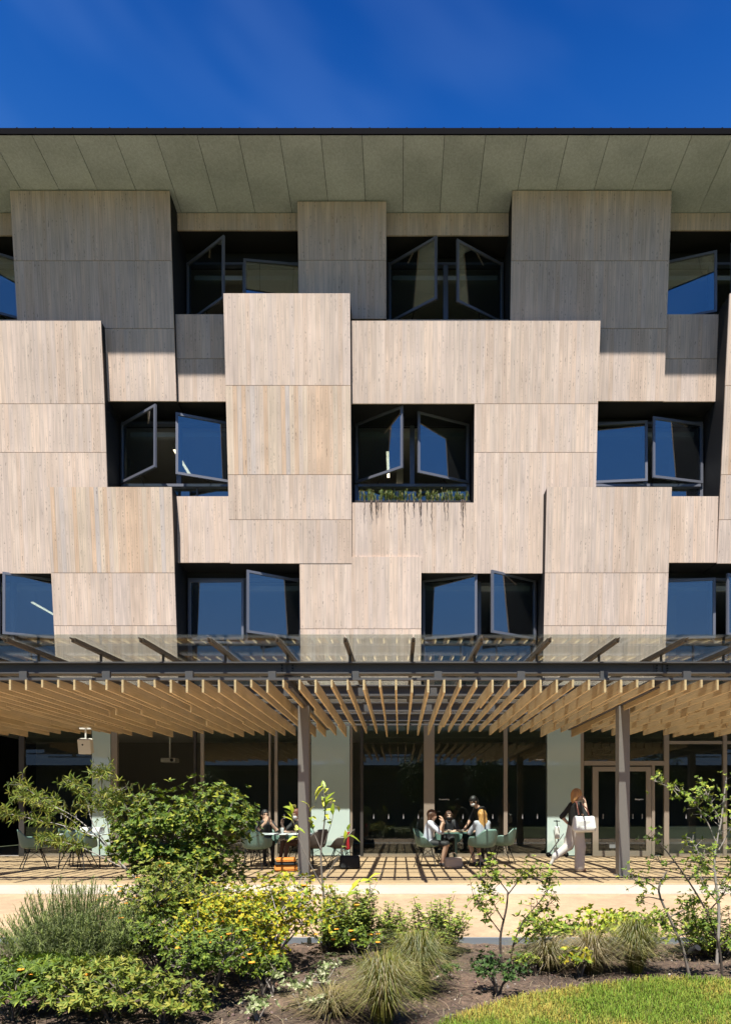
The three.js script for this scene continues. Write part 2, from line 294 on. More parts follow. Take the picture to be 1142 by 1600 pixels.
for (const [a, b] of glassRuns) {
  part('shop_pane', boxAt(a, b, .07, TOP - .12, SZ - .006, SZ + .006), M.shop_glass, building);
  part('floor_rail', boxAt(a, b, .001, .07, SZ - .04, SZ + .04), M.champagne, building);
  const dots = []; for (let x = Math.ceil(a / .4) * .4 + .1; x < b - .05; x += .4) dots.push(boxAt(x - .014, x + .014, 1.01, 1.14, SZ + .008, SZ + .011));
  if (dots.length) part('glass_mark', merged(dots), M.white_mark, building);
}
for (const [a, b] of [[-2.37, -1.34], [3.95, 4.84], [-8.24, -7.75]]) part('frosted_panel', boxAt(a, b, .03, TOP - .12, SZ - .02, SZ + .08), M.etched, building);
part('ceiling_beam', boxAt(7.23, 8.67, 3.02, 3.10, SZ - .03, SZ + .03), M.champagne, building);
part('ceiling_beam', boxAt(8.79, 10.84, 3.02, 3.10, SZ - .03, SZ + .03), M.champagne, building);
{ // entrance: transom, side light, sliding door leaf
  part('door_transom', boxAt(4.94, 7.09, 2.44, 2.56, SZ - .06, SZ + .06), M.champagne, building);
  part('shop_pane', boxAt(4.94, 7.09, 2.56, TOP - .12, SZ - .006, SZ + .006), M.shop_glass, building);
  part('side_light', boxAt(4.94, 5.17, .07, 2.44, SZ - .006, SZ + .006), M.shop_glass, building);
  part('side_light', boxAt(6.84, 7.09, .07, 2.44, SZ - .006, SZ + .006), M.shop_glass, building);
  part('door_jamb', boxAt(6.76, 6.84, .002, 2.44, SZ - .06, SZ + .06), M.champagne, building);
  const door = group('sliding_door', building);
  part('door_frame', merged([boxAt(5.17, 5.32, .01, 2.40, SZ + .02, SZ + .08), boxAt(6.60, 6.74, .01, 2.40, SZ + .02, SZ + .08), boxAt(5.32, 6.60, 2.28, 2.40, SZ + .02, SZ + .08), boxAt(5.32, 6.60, .01, .15, SZ + .02, SZ + .08)]), M.champagne, door);
  part('door_pane', boxAt(5.32, 6.60, .15, 2.28, SZ + .045, SZ + .055), M.shop_glass, door);
  part('door_sticker', boxAt(5.62, 5.84, .22, .32, SZ + .058, SZ + .061), M.white_mark, door);
  const dots = []; for (const x of [5.45, 5.85, 6.25, 6.5]) dots.push(boxAt(x - .014, x + .014, 1.01, 1.14, SZ + .058, SZ + .061));
  part('glass_mark', merged(dots), M.white_mark, door);
}
{ // small white lettering stuck on the panes
  const letter = (text, x, y, w, z) => {
    const c = document.createElement('canvas'); c.width = 256; c.height = 48; const k = c.getContext('2d'); k.fillStyle = '#000'; k.fillRect(0, 0, 256, 48); k.fillStyle = '#fff'; k.font = 'bold 36px sans-serif'; k.textAlign = 'center'; k.textBaseline = 'middle'; k.fillText(text, 128, 25, 250);
    const t = new THREE.CanvasTexture(c); const g = new THREE.PlaneGeometry(w, w * 48 / 256); g.translate(x, y, z);
    part('lettering', g, stdMat({ color: lin(.8, .8, .8), alphaMap: t, alphaTest: .4, roughness: .6 }), building);
  };
  letter('No smoking', 1.19, 1.53, .34, SZ + .012); letter('Reception', 6.42, 1.53, .34, SZ + .062); letter('Reception', 3.77, 2.60, .3, SZ + .012);
}
// things inside: counter, loungers seen dimly through the glass
{
  const s = thing('sofa', 'pale grey sofa behind the glass at the right of the entrance', 'sofa', [8.3, 0, -18.2], 0);
  part('seat', new RoundedBoxGeometry(1.9, .42, .8, 3, .05).translate(0, .22, 0), stdMat({ color: lin(.42, .45, .42), roughness: .8 }), s);
  part('backrest', new RoundedBoxGeometry(1.9, .5, .2, 3, .05).translate(0, .55, .32), stdMat({ color: lin(.42, .45, .42), roughness: .8 }), s);
  for (const x of [-.92, .92]) part('armrest', new RoundedBoxGeometry(.18, .6, .8, 3, .05).translate(x, .3, 0), stdMat({ color: lin(.42, .45, .42), roughness: .8 }), s);
}

// ------------------------------------------------------------------ steel and glass canopy with timber louvres
const canopy = thing('glass_canopy', 'dark steel and glass canopy with timber louvre slats below, along the ground floor', 'canopy', [0, 0, 0]);
const XL = -13.4, XR = 12.2, XC = (XL + XR) / 2, XW = XR - XL;
for (const [d, y] of [[10.30, 3.60], [12.08, 3.58], [14.0, 3.58], [15.55, 3.58]]) { const g = iBeam(XW, .19, .2, .022, .02); g.translate(XC, y, -d); part('cross_beam', g, M.steel, canopy); }
for (let x = -7.8 - 6; x < 12; x += 6) {
  if (x < XL) continue;
  const g = iBeam(5.4, .19, .15, .02, .018); g.rotateY(Math.PI / 2); g.translate(x, 3.385, -13.0); part('main_beam', g, M.steel, canopy);
  const post = part('post', merged([boxAt(x - .1, x + .1, .012, 3.19, -12.18, -12.16), boxAt(x - .1, x + .1, .012, 3.19, -12.0, -11.98), boxAt(x - .012, x + .012, .012, 3.19, -12.16, -12.0), boxAt(x - .1, x - .086, .012, 3.19, -12.16, -12.0), boxAt(x + .086, x + .1, .012, 3.19, -12.16, -12.0)]), M.steel_light, canopy);
  part('base_plate', boxAt(x - .14, x + .14, 0, .012, -12.22, -11.94), M.steel_light, post);
  for (const s of [-1, 1]) { // bolted splice of the front beam
    part('splice_plate', boxAt(x + s * .02, x + s * .12, 3.435, 3.575, -10.288, -10.272), M.steel, canopy);
    const b = []; for (const yy of [3.46, 3.505, 3.55]) b.push(bar([x + s * .085, yy, -10.275], [x + s * .085, yy, -10.25], .014)); part('bolts', merged(b), M.black, canopy);
  }
}
const gy = d => 3.776 + .035 * (d - 9.38);                  // height of the glass over the distance
const rSplit = [9.30, 11.45, 13.6, 15.7];
for (let k = -12; k <= 13; k++) {
  const x = -1.8 + k; if (x < XL || x > XR) continue;
  const d0 = 9.42, d1 = 15.75;
  const raf = part('rafter', merged([hexa([[x - .03, gy(d0) - .07, -d0], [x + .03, gy(d0) - .07, -d0], [x + .03, gy(d0) - .012, -d0], [x - .03, gy(d0) - .012, -d0]], [[x - .03, gy(d1) - .14, -d1], [x + .03, gy(d1) - .14, -d1], [x + .03, gy(d1) - .012, -d1], [x - .03, gy(d1) - .012, -d1]])]), M.rafter, canopy);
  part('rafter_tip', bar([x, gy(9.3) - .03, -9.33], [x, gy(9.6) - .045, -9.6], .012, .035, 8), M.rafter, raf);
  part('rafter_post', bar([x, 3.6, -10.30], [x, gy(10.3) - .06, -10.30], .022, .022, 8), M.rafter, raf);
  for (let q = 0; q < 3; q++) {
    const a = x + .008, b = x + .992; if (b > XR + .5) continue; const da = rSplit[q] + (q ? .006 : 0), db = rSplit[q + 1] - .006;
    part('glass_pane', hexa([[a, gy(da), -da], [b, gy(da), -da], [b, gy(da) + .012, -da], [a, gy(da) + .012, -da]], [[a, gy(db), -db], [b, gy(db), -db], [b, gy(db) + .012, -db], [a, gy(db) + .012, -db]]), M.roof_glass, canopy);
  }
}
// louvre carriers and slats
for (const d of [10.02, 11.4, 13.2, 15.3]) part('louvre_rail', boxAt(XL, XR, 3.262, 3.30, -d - .03, -d + .03), M.steel, canopy);
for (let x = -12.4; x < 12; x += 1.3) for (const d of [10.05, 11.4, 13.2]) part('rail_hanger', boxAt(x - .06, x + .06, 3.30, 3.412, -d - .04, -d + .02), M.steel, canopy);
{
  const r = rng(555), hs = [.12, .16, .20, .24], cuts = [9.96, 11.9, 13.75, 15.63]; let n = 0;
  for (let k = -41; k <= 34; k++) {
    const x = -.058 + .25 * k; let h = hs[Math.floor(r() * 3)];
    for (let q = 0; q < 3; q++) {
      if (q && r() < .6) h = hs[Math.floor(r() * 4)];
      const a = cuts[q] + (q ? (r() - .5) * .9 : 0), near = q ? prevEnd + .004 : cuts[0], far = q < 2 ? cuts[q + 1] + (r() - .5) * .9 : cuts[3] + (r() - .5) * .1; var prevEnd = far; n++;
      const g = boxAt(x - .016, x + .016, 3.262 - h, 3.2615, -far, -near), u = g.attributes.uv.array; const o = r() * 3; for (let i = 0; i < u.length; i += 2) { u[i] += o; u[i + 1] += o * .7; }
      part('louvre_slat', g, M.slat, canopy);
    }
  }
}

// ------------------------------------------------------------------ furniture and small things on the terrace
function chairShell() {                                        // moulded tub: outer skin from the centre up to the rim, inner skin back down
  const nu = 40, nv = 16, P = [], I = [];
  const h = a => { const d = Math.abs(((a + Math.PI) % (2 * Math.PI)) - Math.PI); return .02 + .36 * (1 - smooth(.35, 1.15, d)) * .45 + .20 * (1 - smooth(1.5, 2.35, d)); };   // a = 0 is the back
  const at = (a, t, inner) => {
    const seat = .5, R = .245 - (inner ? .010 : 0); let r, y;
    if (t < seat) { const q = t / seat; r = R * q; y = .415 + .035 * q * q * q + (inner ? .010 : 0); } else { const q = (t - seat) / (1 - seat); r = R + .065 * Math.sqrt(q) + (1 - smooth(1.6, 2.4, Math.abs(((a + Math.PI) % (2 * Math.PI)) - Math.PI))) * .012 * q; y = .45 + h(a) * q + (inner ? .010 * (1 - q) : 0); }
    return [r * Math.sin(a) * 1.04, y, -r * Math.cos(a) * (Math.cos(a) < 0 ? .96 : 1)];
  };
  for (let j = 0; j <= 2 * nv; j++) for (let i = 0; i < nu; i++) P.push(...at(i / nu * 2 * Math.PI, j <= nv ? j / nv : (2 * nv - j) / nv, j > nv));
  for (let j = 0; j < 2 * nv; j++) for (let i = 0; i < nu; i++) { const a = j * nu + i, b = j * nu + (i + 1) % nu, c = a + nu, d = b + nu; I.push(a, c, b, b, c, d); }
  const g = new THREE.BufferGeometry(); g.setAttribute('position', new THREE.Float32BufferAttribute(P, 3)); g.setIndex(I); g.computeVertexNormals(); return g;
}
const shellGeo = chairShell();
const legGeo = [[-1, -1], [1, -1], [-1, 1], [1, 1]].map(([a, b]) => bar([a * .10, .425, b * .10], [a * .25, .0, b * .25], .011, .009, 8));
const wireGeo = merged([bar([-.19, .18, -.19], [.12, .40, .12], .004), bar([.19, .18, -.19], [-.12, .40, .12], .004), bar([-.19, .18, .19], [.12, .40, -.12], .004), bar([.19, .18, .19], [-.12, .40, -.12], .004), bar([-.14, .415, -.14], [.14, .415, .14], .008), bar([.14, .415, -.14], [-.14, .415, .14], .008)]);
function chair(x, d, turn, mat, label) {                       // turn 0: the sitter looks at +z
  const o = thing('tub_chair', label, 'chair', [x, 0, -d], turn, 'tub chairs on the terrace');
  part('seat_shell', shellGeo, mat, o); legGeo.forEach(g => part('leg', g, M.black, o)); part('wire_brace', wireGeo, M.black, o); return o;
}
function tableRound(x, d, r, mat, label) {
  const o = thing('cafe_table', label, 'table', [x, 0, -d], 0, 'tables on the terrace');
  const top = new THREE.CylinderGeometry(r, r, .024, 48); top.translate(0, .718, 0); part('table_top', top, mat, o);
  part('stem', bar([0, .02, 0], [0, .706, 0], .03, .03, 16), mat, o);
  const b = new THREE.CylinderGeometry(.04, .24, .022, 32); b.translate(0, .012, 0); part('foot', b, M.black, o); return o;
}
function tableLong(x, d, w, dp, label) {
  const o = thing('cafe_table', label, 'table', [x, 0, -d], 0, 'tables on the terrace');
  part('table_top', new RoundedBoxGeometry(w, .026, dp, 2, .01).translate(0, .717, 0), M.table_white, o);
  for (const s of [-1, 1]) for (const q of [-1, 1]) part('leg', bar([s * (w / 2 - .1), .704, q * (dp / 2 - .1)], [s * (w / 2 - .06), 0, q * (dp / 2 - .05)], .014, .012, 8), M.black, o);
  return o;
}
tableRound(1.29, 14.7, .40, M.table_green, 'round dark green table between the seated women near the central column');
tableLong(-2.62, 13.95, 1.5, .7, 'long white-topped table behind the left steel post');
tableLong(-6.80, 13.9, 1.0, .7, 'white-topped table at the far left with a white cloth bag on it');
chair(.62, 14.1, 1.25, M.chair_green, 'green tub chair under the woman in the white shirt');
chair(1.80, 13.95, 3.65, M.chair_green, 'green tub chair under the blond woman with her back to the path');
chair(2.36, 14.75, -2.0, M.chair_green, 'empty green tub chair beside the slim mullion, right of the blond woman');
chair(1.17, 15.45, 0, M.chair_green, 'green tub chair behind the round table, mostly hidden by the sitter');
chair(-2.98, 13.35, 2.9, M.chair_green, 'green tub chair in front of the long table, half behind the glossy shrub');
chair(-3.08, 14.62, .2, M.chair_green, 'green tub chair under the black-haired person at the long table');
chair(-2.28, 14.6, -.3, M.chair_green, 'green tub chair under the red-haired person at the long table');
chair(-1.86, 13.7, -2.2, M.chair_brown, 'brown tub chair just right of the left steel post');
chair(-1.28, 13.75, -1.6, M.chair_brown, 'brown tub chair with a red jacket over its back');
chair(-7.72, 13.55, 2.2, M.chair_green, 'green tub chair nearest the left edge, beside the far left table');
chair(-7.2, 14.2, 1.6, M.chair_green, 'green tub chair half hidden behind the leftmost green chair');
chair(-6.62, 13.3, 3.0, M.chair_green, 'green tub chair in front of the far left table, below the white bag');
chair(-6.0, 13.9, -1.5, M.black, 'black tub chair at the right end of the far left table');

// ---- implicit surfaces: naive surface nets over a signed distance
function sdfMesh(f, lo, hi, cell, color) {
  const n = [0, 1, 2].map(k => Math.ceil((hi[k] - lo[k]) / cell) + 1), [nx, ny, nz] = n, F = new Float32Array(nx * ny * nz), id = (i, j, k) => i + nx * (j + ny * k);
  for (let k = 0; k < nz; k++) for (let j = 0; j < ny; j++) for (let i = 0; i < nx; i++) F[id(i, j, k)] = f(lo[0] + i * cell, lo[1] + j * cell, lo[2] + k * cell);
  const V = new Int32Array(nx * ny * nz).fill(-1), P = [], C = [], I = [];
  const corners = [[0, 0, 0], [1, 0, 0], [0, 1, 0], [1, 1, 0], [0, 0, 1], [1, 0, 1], [0, 1, 1], [1, 1, 1]], edges = [[0, 1], [2, 3], [4, 5], [6, 7], [0, 2], [1, 3], [4, 6], [5, 7], [0, 4], [1, 5], [2, 6], [3, 7]];
  for (let k = 0; k < nz - 1; k++) for (let j = 0; j < ny - 1; j++) for (let i = 0; i < nx - 1; i++) {
    const v = corners.map(c => F[id(i + c[0], j + c[1], k + c[2])]); let neg = 0; for (const q of v) if (q < 0) neg++;
    if (neg === 0 || neg === 8) continue;
    let s = [0, 0, 0], m = 0;
    for (const [a, b] of edges) if ((v[a] < 0) !== (v[b] < 0)) { const t = v[a] / (v[a] - v[b]); for (let q = 0; q < 3; q++) s[q] += lerp(corners[a][q], corners[b][q], t); m++; }
    const p = [lo[0] + (i + s[0] / m) * cell, lo[1] + (j + s[1] / m) * cell, lo[2] + (k + s[2] / m) * cell];
    V[id(i, j, k)] = P.length / 3; P.push(...p); if (color) C.push(...color(...p));
  }
  const quad = (a, b, c, d, flip) => { if (a < 0 || b < 0 || c < 0 || d < 0) return; flip ? I.push(a, c, b, a, d, c) : I.push(a, b, c, a, c, d); };
  for (let k = 1; k < nz - 1; k++) for (let j = 1; j < ny - 1; j++) for (let i = 1; i < nx - 1; i++) {
    const v = F[id(i, j, k)] < 0;
    if (v !== F[id(i + 1, j, k)] < 0) quad(V[id(i, j - 1, k - 1)], V[id(i, j, k - 1)], V[id(i, j, k)], V[id(i, j - 1, k)], !v);
    if (v !== F[id(i, j + 1, k)] < 0) quad(V[id(i - 1, j, k - 1)], V[id(i, j, k - 1)], V[id(i, j, k)], V[id(i - 1, j, k)], v);
    if (v !== F[id(i, j, k + 1)] < 0) quad(V[id(i - 1, j - 1, k)], V[id(i, j - 1, k)], V[id(i, j, k)], V[id(i - 1, j, k)], !v);
  }
  const g = new THREE.BufferGeometry(); g.setAttribute('position', new THREE.Float32BufferAttribute(P, 3)); if (color) g.setAttribute('color', new THREE.Float32BufferAttribute(C, 3)); g.setIndex(I); g.computeVertexNormals(); return g;
}
const capsule = (a, b, ra, rb) => {
  const d = [b[0] - a[0], b[1] - a[1], b[2] - a[2]], l2 = d[0] * d[0] + d[1] * d[1] + d[2] * d[2] || 1e-9;
  return (x, y, z) => { const px = x - a[0], py = y - a[1], pz = z - a[2], t = clamp((px * d[0] + py * d[1] + pz * d[2]) / l2, 0, 1); return Math.hypot(px - d[0] * t, py - d[1] * t, pz - d[2] * t) - (ra + (rb - ra) * t); };
};
const ellipsoid = (c, r) => (x, y, z) => { const a = (x - c[0]) / r[0], b = (y - c[1]) / r[1], d = (z - c[2]) / r[2], k = Math.hypot(a, b, d); return (k - 1) * Math.min(...r) * (k > 1 ? 1 : 1); };
const smin = (a, b, k) => { const h = Math.max(k - Math.abs(a - b), 0) / k; return Math.min(a, b) - h * h * k * .25; };
const SKIN = [.48, .29, .20], SKIN2 = [.55, .36, .27];
// head, looking at +z, origin at the base of the skull; 23 cm tall
const headGeo = skin => {
  const e = [ellipsoid([0, .115, -.012], [.074, .098, .092]), ellipsoid([0, .055, .022], [.058, .066, .066]), ellipsoid([0, .018, .040], [.034, .026, .034]), capsule([0, .098, .082], [0, .068, .100], .008, .013), capsule([-.04, .118, .068], [.04, .118, .068], .012, .012), ellipsoid([.075, .085, -.012], [.012, .030, .020]), ellipsoid([-.075, .085, -.012], [.012, .030, .020]), capsule([-.016, .040, .080], [.016, .040, .080], .008, .008), capsule([0, .03, -.02], [0, -.07, -.032], .050, .052)];
  const f = (x, y, z) => { let d = 1; for (const q of e) d = smin(d, q(x, y, z), .022); const ey = Math.min(Math.hypot(x - .030, y - .098, z - .088), Math.hypot(x + .030, y - .098, z - .088)) - .014; return -smin(-d, ey, .012); };
  return sdfMesh(f, [-.11, -.10, -.13], [.11, .235, .13], .0062, (x, y, z) => {
    if (z > .05 && Math.hypot(Math.abs(x) - .031, (y - .098) * 1.6) < .013) return [.02, .015, .012];
    if (z > .06 && Math.abs(y - .040) < .009 && Math.abs(x) < .024) return [skin[0] * .85, skin[1] * .5, skin[2] * .5];
    if (z > .04 && Math.abs(y - .124) < .006 && Math.abs(Math.abs(x) - .032) < .02) return [.03, .02, .015];
    return skin;
  });
};
const heads = new Map(); const head = skin => { const k = skin.join(); if (!heads.has(k)) heads.set(k, headGeo(skin)); return heads.get(k); };
// right hand: wrist at the origin, fingers along +y, palm towards +z, thumb on +x
const handGeo = (() => {
  const fs = []; const box = (x, y, z) => { const q = [Math.abs(x) - .026, Math.abs(y - .05) - .036, Math.abs(z) - .006]; return Math.hypot(...q.map(v => Math.max(v, 0))) + Math.min(Math.max(...q), 0) - .009; };
  [[-.030, .070, .8], [-.0105, .083, 1], [.010, .080, .97], [.029, .066, .85]].forEach(([x, , k]) => { const p = [[x * .9, .09, 0], [x, .09 + .034 * k, .008], [x, .09 + .055 * k, .024], [x, .09 + .063 * k, .044]]; for (let i = 0; i < 3; i++) fs.push(capsule(p[i], p[i + 1], .0088 - .0008 * i, .0084 - .0008 * i)); });
  const th = [[.022, .022, .004], [.046, .048, .016], [.052, .074, .026], [.049, .092, .032]]; for (let i = 0; i < 3; i++) fs.push(capsule(th[i], th[i + 1], .0125 - .001 * i, .0105 - .0008 * i));
  const wrist = capsule([0, -.03, 0], [0, .02, 0], .026, .026);
  return sdfMesh((x, y, z) => { let d = smin(box(x, y, z), wrist(x, y, z), .02); let m = 1; for (const q of fs) m = Math.min(m, q(x, y, z)); return smin(d, m, .008); }, [-.06, -.05, -.03], [.075, .175, .075], .0045);
})();
const skinMat = new THREE.MeshStandardMaterial({ vertexColors: true, roughness: .7 });
function person({ label, at, turn, bones, headAt, headTurn = [0, 0, 0], skin = SKIN, hands = [], hair, hairColor, mask, maskColor, cell = .013 }) {
  const o = thing('person', label, 'person', at, turn);
  const lo = [9, 9, 9], hi = [-9, -9, -9], fs = bones.map(([a, b, ra, rb, c]) => { for (const p of [a, b]) for (let k = 0; k < 3; k++) { lo[k] = Math.min(lo[k], p[k] - .2); hi[k] = Math.max(hi[k], p[k] + .2); } return [capsule(a, b, ra, rb), c]; });
  const f = (x, y, z) => { let d = 1; for (const [q] of fs) { const v = q(x, y, z); if (v < d + .05) d = smin(d, v, .03); } return d; };
  const col = (x, y, z) => { let m = 9, c = fs[0][1]; for (const [q, cc] of fs) { const v = q(x, y, z); if (v < m) { m = v; c = cc; } } return c; };
  const list = [sdfMesh(f, lo.map(v => v), hi, cell, col)];
  const hm = new THREE.Matrix4().compose(new THREE.Vector3(...headAt), new THREE.Quaternion().setFromEuler(new THREE.Euler(...headTurn, 'YXZ')), new THREE.Vector3(1, 1, 1));
  list.push(head(skin).clone().applyMatrix4(hm));
  for (const { wrist, dir, palm, left } of hands) {
    const y = new THREE.Vector3(...dir).normalize(), z = new THREE.Vector3(...palm); z.addScaledVector(y, -z.dot(y)).normalize(); const x = new THREE.Vector3().crossVectors(y, z), m = new THREE.Matrix4().makeBasis(x, y, z);
    const g = handGeo.clone(); if (left) { g.scale(-1, 1, 1); const ix = g.index.array; for (let i = 0; i < ix.length; i += 3) { const t = ix[i]; ix[i] = ix[i + 1]; ix[i + 1] = t; } }
    g.applyMatrix4(m); g.translate(...wrist); const n = g.attributes.position.count, c = new Float32Array(n * 3); for (let i = 0; i < n; i++) c.set(skin, i * 3); g.setAttribute('color', new THREE.BufferAttribute(c, 3)); g.computeVertexNormals(); list.push(g);
  }
  part('body', mergeGeometries(list), skinMat, o);
  if (hair) { // strands as ridges on the mass of hair
    const g = sdfMesh(hair, [-.2, -.55, -.26], [.2, .28, .16], .010, (x, y, z) => { const k = .72 + .5 * Math.abs(Math.sin(x * 110 + z * 60 + Math.sin(y * 17) * 1.3)); return hairColor.map(v => v * k); }); g.applyMatrix4(hm); part('hair', g, new THREE.MeshStandardMaterial({ vertexColors: true, roughness: .55 }), o);
  }
  if (mask) { const g = sdfMesh((x, y, z) => { const d = ellipsoid([0, .045, .040], [.062, .050, .068])(x, y, z); return Math.max(d, -(z - .025), y - .078); }, [-.09, -.03, -.0], [.09, .10, .13], .006); g.applyMatrix4(hm); part('face_mask', g, stdMat({ color: lin(...maskColor), roughness: .8 }), o); }
  return o;
}
const cutFace = (x, y, z, d) => Math.max(d, -(ellipsoid([0, .062, .085], [.062, .085, .075])(x, y, z)));
const hairShort = (x, y, z) => { let d = ellipsoid([0, .122, -.020], [.088, .108, .106])(x, y, z); d = smin(d, ellipsoid([0, .06, -.06], [.075, .08, .06])(x, y, z), .03); return cutFace(x, y, z, d) + .003 * Math.sin(x * 150 + z * 90); };
const hairLong = (len, w = .075) => (x, y, z) => { let d = ellipsoid([0, .122, -.016], [.088, .106, .104])(x, y, z); for (const s of [-1, -.35, .35, 1]) d = smin(d, capsule([s * .058, .10, -.045], [s * w, -len, -.075 + .02 * Math.abs(s)], .046, .030)(x, y, z), .035); return cutFace(x, y, z, d) + .004 * Math.sin(x * 130 + Math.sin(y * 30) * 1.2); };
const BLACK = [.012, .012, .013], CHAR = [.025, .025, .028], PANTS = [.50, .45, .43], WHITE = [.62, .64, .72], GREY = [.34, .36, .40], SHOE = [.02, .022, .03];
// legs and trunk of someone sitting on a tub chair (seat 0.45 m), facing +z
function seated({ top, sleeve = skinOf => skinOf, bottom, lower, shoe, lean = 0, arms, skin = SKIN, kneeX = .09, footZ = .38, footX = kneeX }) {
  const b = [], hy = .53, sy = .97, sz = .02 + lean, w = .155;
  for (const s of [-1, 1]) {
    b.push([[s * .075, hy, -.05], [s * .085, sy - .07, sz - .02], .105, .085, top], [[s * .085, hy - .02, -.04], [s * kneeX, .50, .36], .085, .062, bottom], [[s * kneeX, .49, .37], [s * footX, .10, footZ], .052, .036, lower], [[s * footX, .055, footZ - .02], [s * footX, .035, footZ + .16], .042, .034, shoe]);
    const A = arms[s < 0 ? 'r' : 'l']; b.push([[s * w, sy - .02, sz], A.e, .052, .044, top], [A.e.map((v, k) => lerp([s * w, sy - .02, sz][k], v, .55)), A.e, .046, .038, A.sleeve || top], [A.e, A.w, .038, .026, A.fore || skin]);
  }
  b.push([[-w + .02, sy - .02, sz], [w - .02, sy - .02, sz], .062, .062, top], [[0, hy + .05, -.05], [0, sy - .06, sz], .11, .09, top], [[0, sy, sz], [0, sy + .09, sz + .02], .050, .048, skin]);
  return b;
}
// woman walking past the entrance
person({ label: 'woman walking past the entrance in black top and pale wide trousers, hand at her face', at: [3.52, 0, -12.84], turn: 1.85, skin: SKIN2, headAt: [0, 1.44, .03], headTurn: [.12, -.2, 0], hairColor: [.42, .21, .075],
  hair: (x, y, z) => { let d = ellipsoid([0, .120, -.020], [.092, .112, .108])(x, y, z); d = smin(d, ellipsoid([0, .03, -.055], [.088, .11, .065])(x, y, z), .04); return cutFace(x, y, z, d) + .004 * Math.sin(x * 130 + z * 70); },
  bones: [
    [[-.075, .92, 0], [-.085, 1.28, .01], .105, .095, BLACK], [[.075, .92, 0], [.085, 1.28, .01], .105, .095, BLACK], [[0, .98, 0], [0, 1.28, .01], .11, .10, BLACK], [[-.14, 1.34, 0], [.14, 1.34, 0], .062, .062, BLACK], [[0, 1.36, .0], [0, 1.46, .015], .05, .048, SKIN2],
    [[-.085, .90, 0], [-.095, .50, .05], .112, .105, PANTS], [[-.095, .50, .05], [-.095, .10, .03], .100, .098, PANTS], [[-.095, .05, .02], [-.095, .035, .15], .040, .032, [.25, .12, .08]],
    [[.085, .90, 0], [.09, .52, -.10], .112, .10, PANTS], [[.09, .52, -.10], [.09, .31, -.40], .088, .070, [.54, .50, .48]], [[.09, .28, -.43], [.09, .16, -.50], .038, .032, [.5, .45, .42]],
    [[-.165, 1.33, 0], [-.25, 1.08, .10], .056, .046, BLACK], [[-.22, 1.16, .06], [-.25, 1.08, .10], .045, .04, SKIN2], [[-.25, 1.08, .10], [-.10, 1.38, .155], .039, .027, SKIN2],
    [[.165, 1.33, 0], [.25, 1.10, -.16], .056, .046, BLACK], [[.235, 1.14, -.13], [.25, 1.10, -.16], .045, .04, SKIN2], [[.25, 1.10, -.16], [.22, .93, .0], .038, .027, SKIN2]],
  hands: [{ wrist: [-.10, 1.38, .155], dir: [.25, .9, -.05], palm: [.3, .1, -.9] }, { wrist: [.22, .93, 0], dir: [-.1, -.75, .6], palm: [-1, 0, 0], left: true }] });
// four around the round table
person({ label: 'woman in white shirt seated left of the round table, hands at her mouth', at: [.66, 0, -14.1], turn: 1.35, skin: SKIN, headAt: [0, 1.03, .05], headTurn: [.05, 0, 0], hairColor: [.085, .038, .02], hair: hairLong(.24),
  bones: seated({ top: WHITE, bottom: BLACK, lower: SKIN, shoe: SHOE, footZ: .28, arms: { r: { e: [-.17, .76, .24], w: [-.05, .98, .30], sleeve: SKIN }, l: { e: [.19, .74, .24], w: [.05, .97, .30], sleeve: SKIN } } }),
  hands: [{ wrist: [-.05, .98, .30], dir: [.2, .9, -.3], palm: [.4, 0, -.9] }, { wrist: [.05, .97, .30], dir: [-.2, .9, -.3], palm: [-.4, 0, -.9], left: true }] });
person({ label: 'long-haired woman with black face mask seated behind the round table', at: [1.17, 0, -15.42], turn: .1, headAt: [0, 1.0, .05], skin: SKIN2, hairColor: [.07, .03, .016], hair: hairLong(.2), mask: true, maskColor: [.012, .012, .014],
  bones: seated({ top: CHAR, bottom: BLACK, lower: BLACK, shoe: SHOE, arms: { r: { e: [-.21, .73, .20], w: [-.09, .76, .42], sleeve: SKIN2 }, l: { e: [.21, .73, .20], w: [.10, .76, .42], sleeve: SKIN2 } }, skin: SKIN2 }),
  hands: [{ wrist: [-.09, .76, .42], dir: [.5, .0, .8], palm: [0, -1, 0] }, { wrist: [.10, .76, .42], dir: [-.5, .0, .8], palm: [0, -1, 0], left: true }] });
person({ label: 'blond woman in grey shirt seated with her back to the path', at: [1.80, 0, -13.95], turn: 3.55, skin: SKIN2, headAt: [0, 1.03, .03], headTurn: [.1, .1, 0], hairColor: [.46, .25, .075], hair: hairLong(.30, .085),
  bones: seated({ top: GREY, bottom: BLACK, lower: SKIN2, shoe: SHOE, arms: { r: { e: [-.24, .74, .14], w: [-.10, .77, .38], sleeve: SKIN2 }, l: { e: [.24, .74, .14], w: [.12, .77, .38], sleeve: SKIN2 } }, skin: SKIN2, footZ: .2 }),
  hands: [{ wrist: [-.10, .77, .38], dir: [.4, 0, .9], palm: [0, -1, 0] }, { wrist: [.12, .77, .38], dir: [-.4, 0, .9], palm: [0, -1, 0], left: true }] });
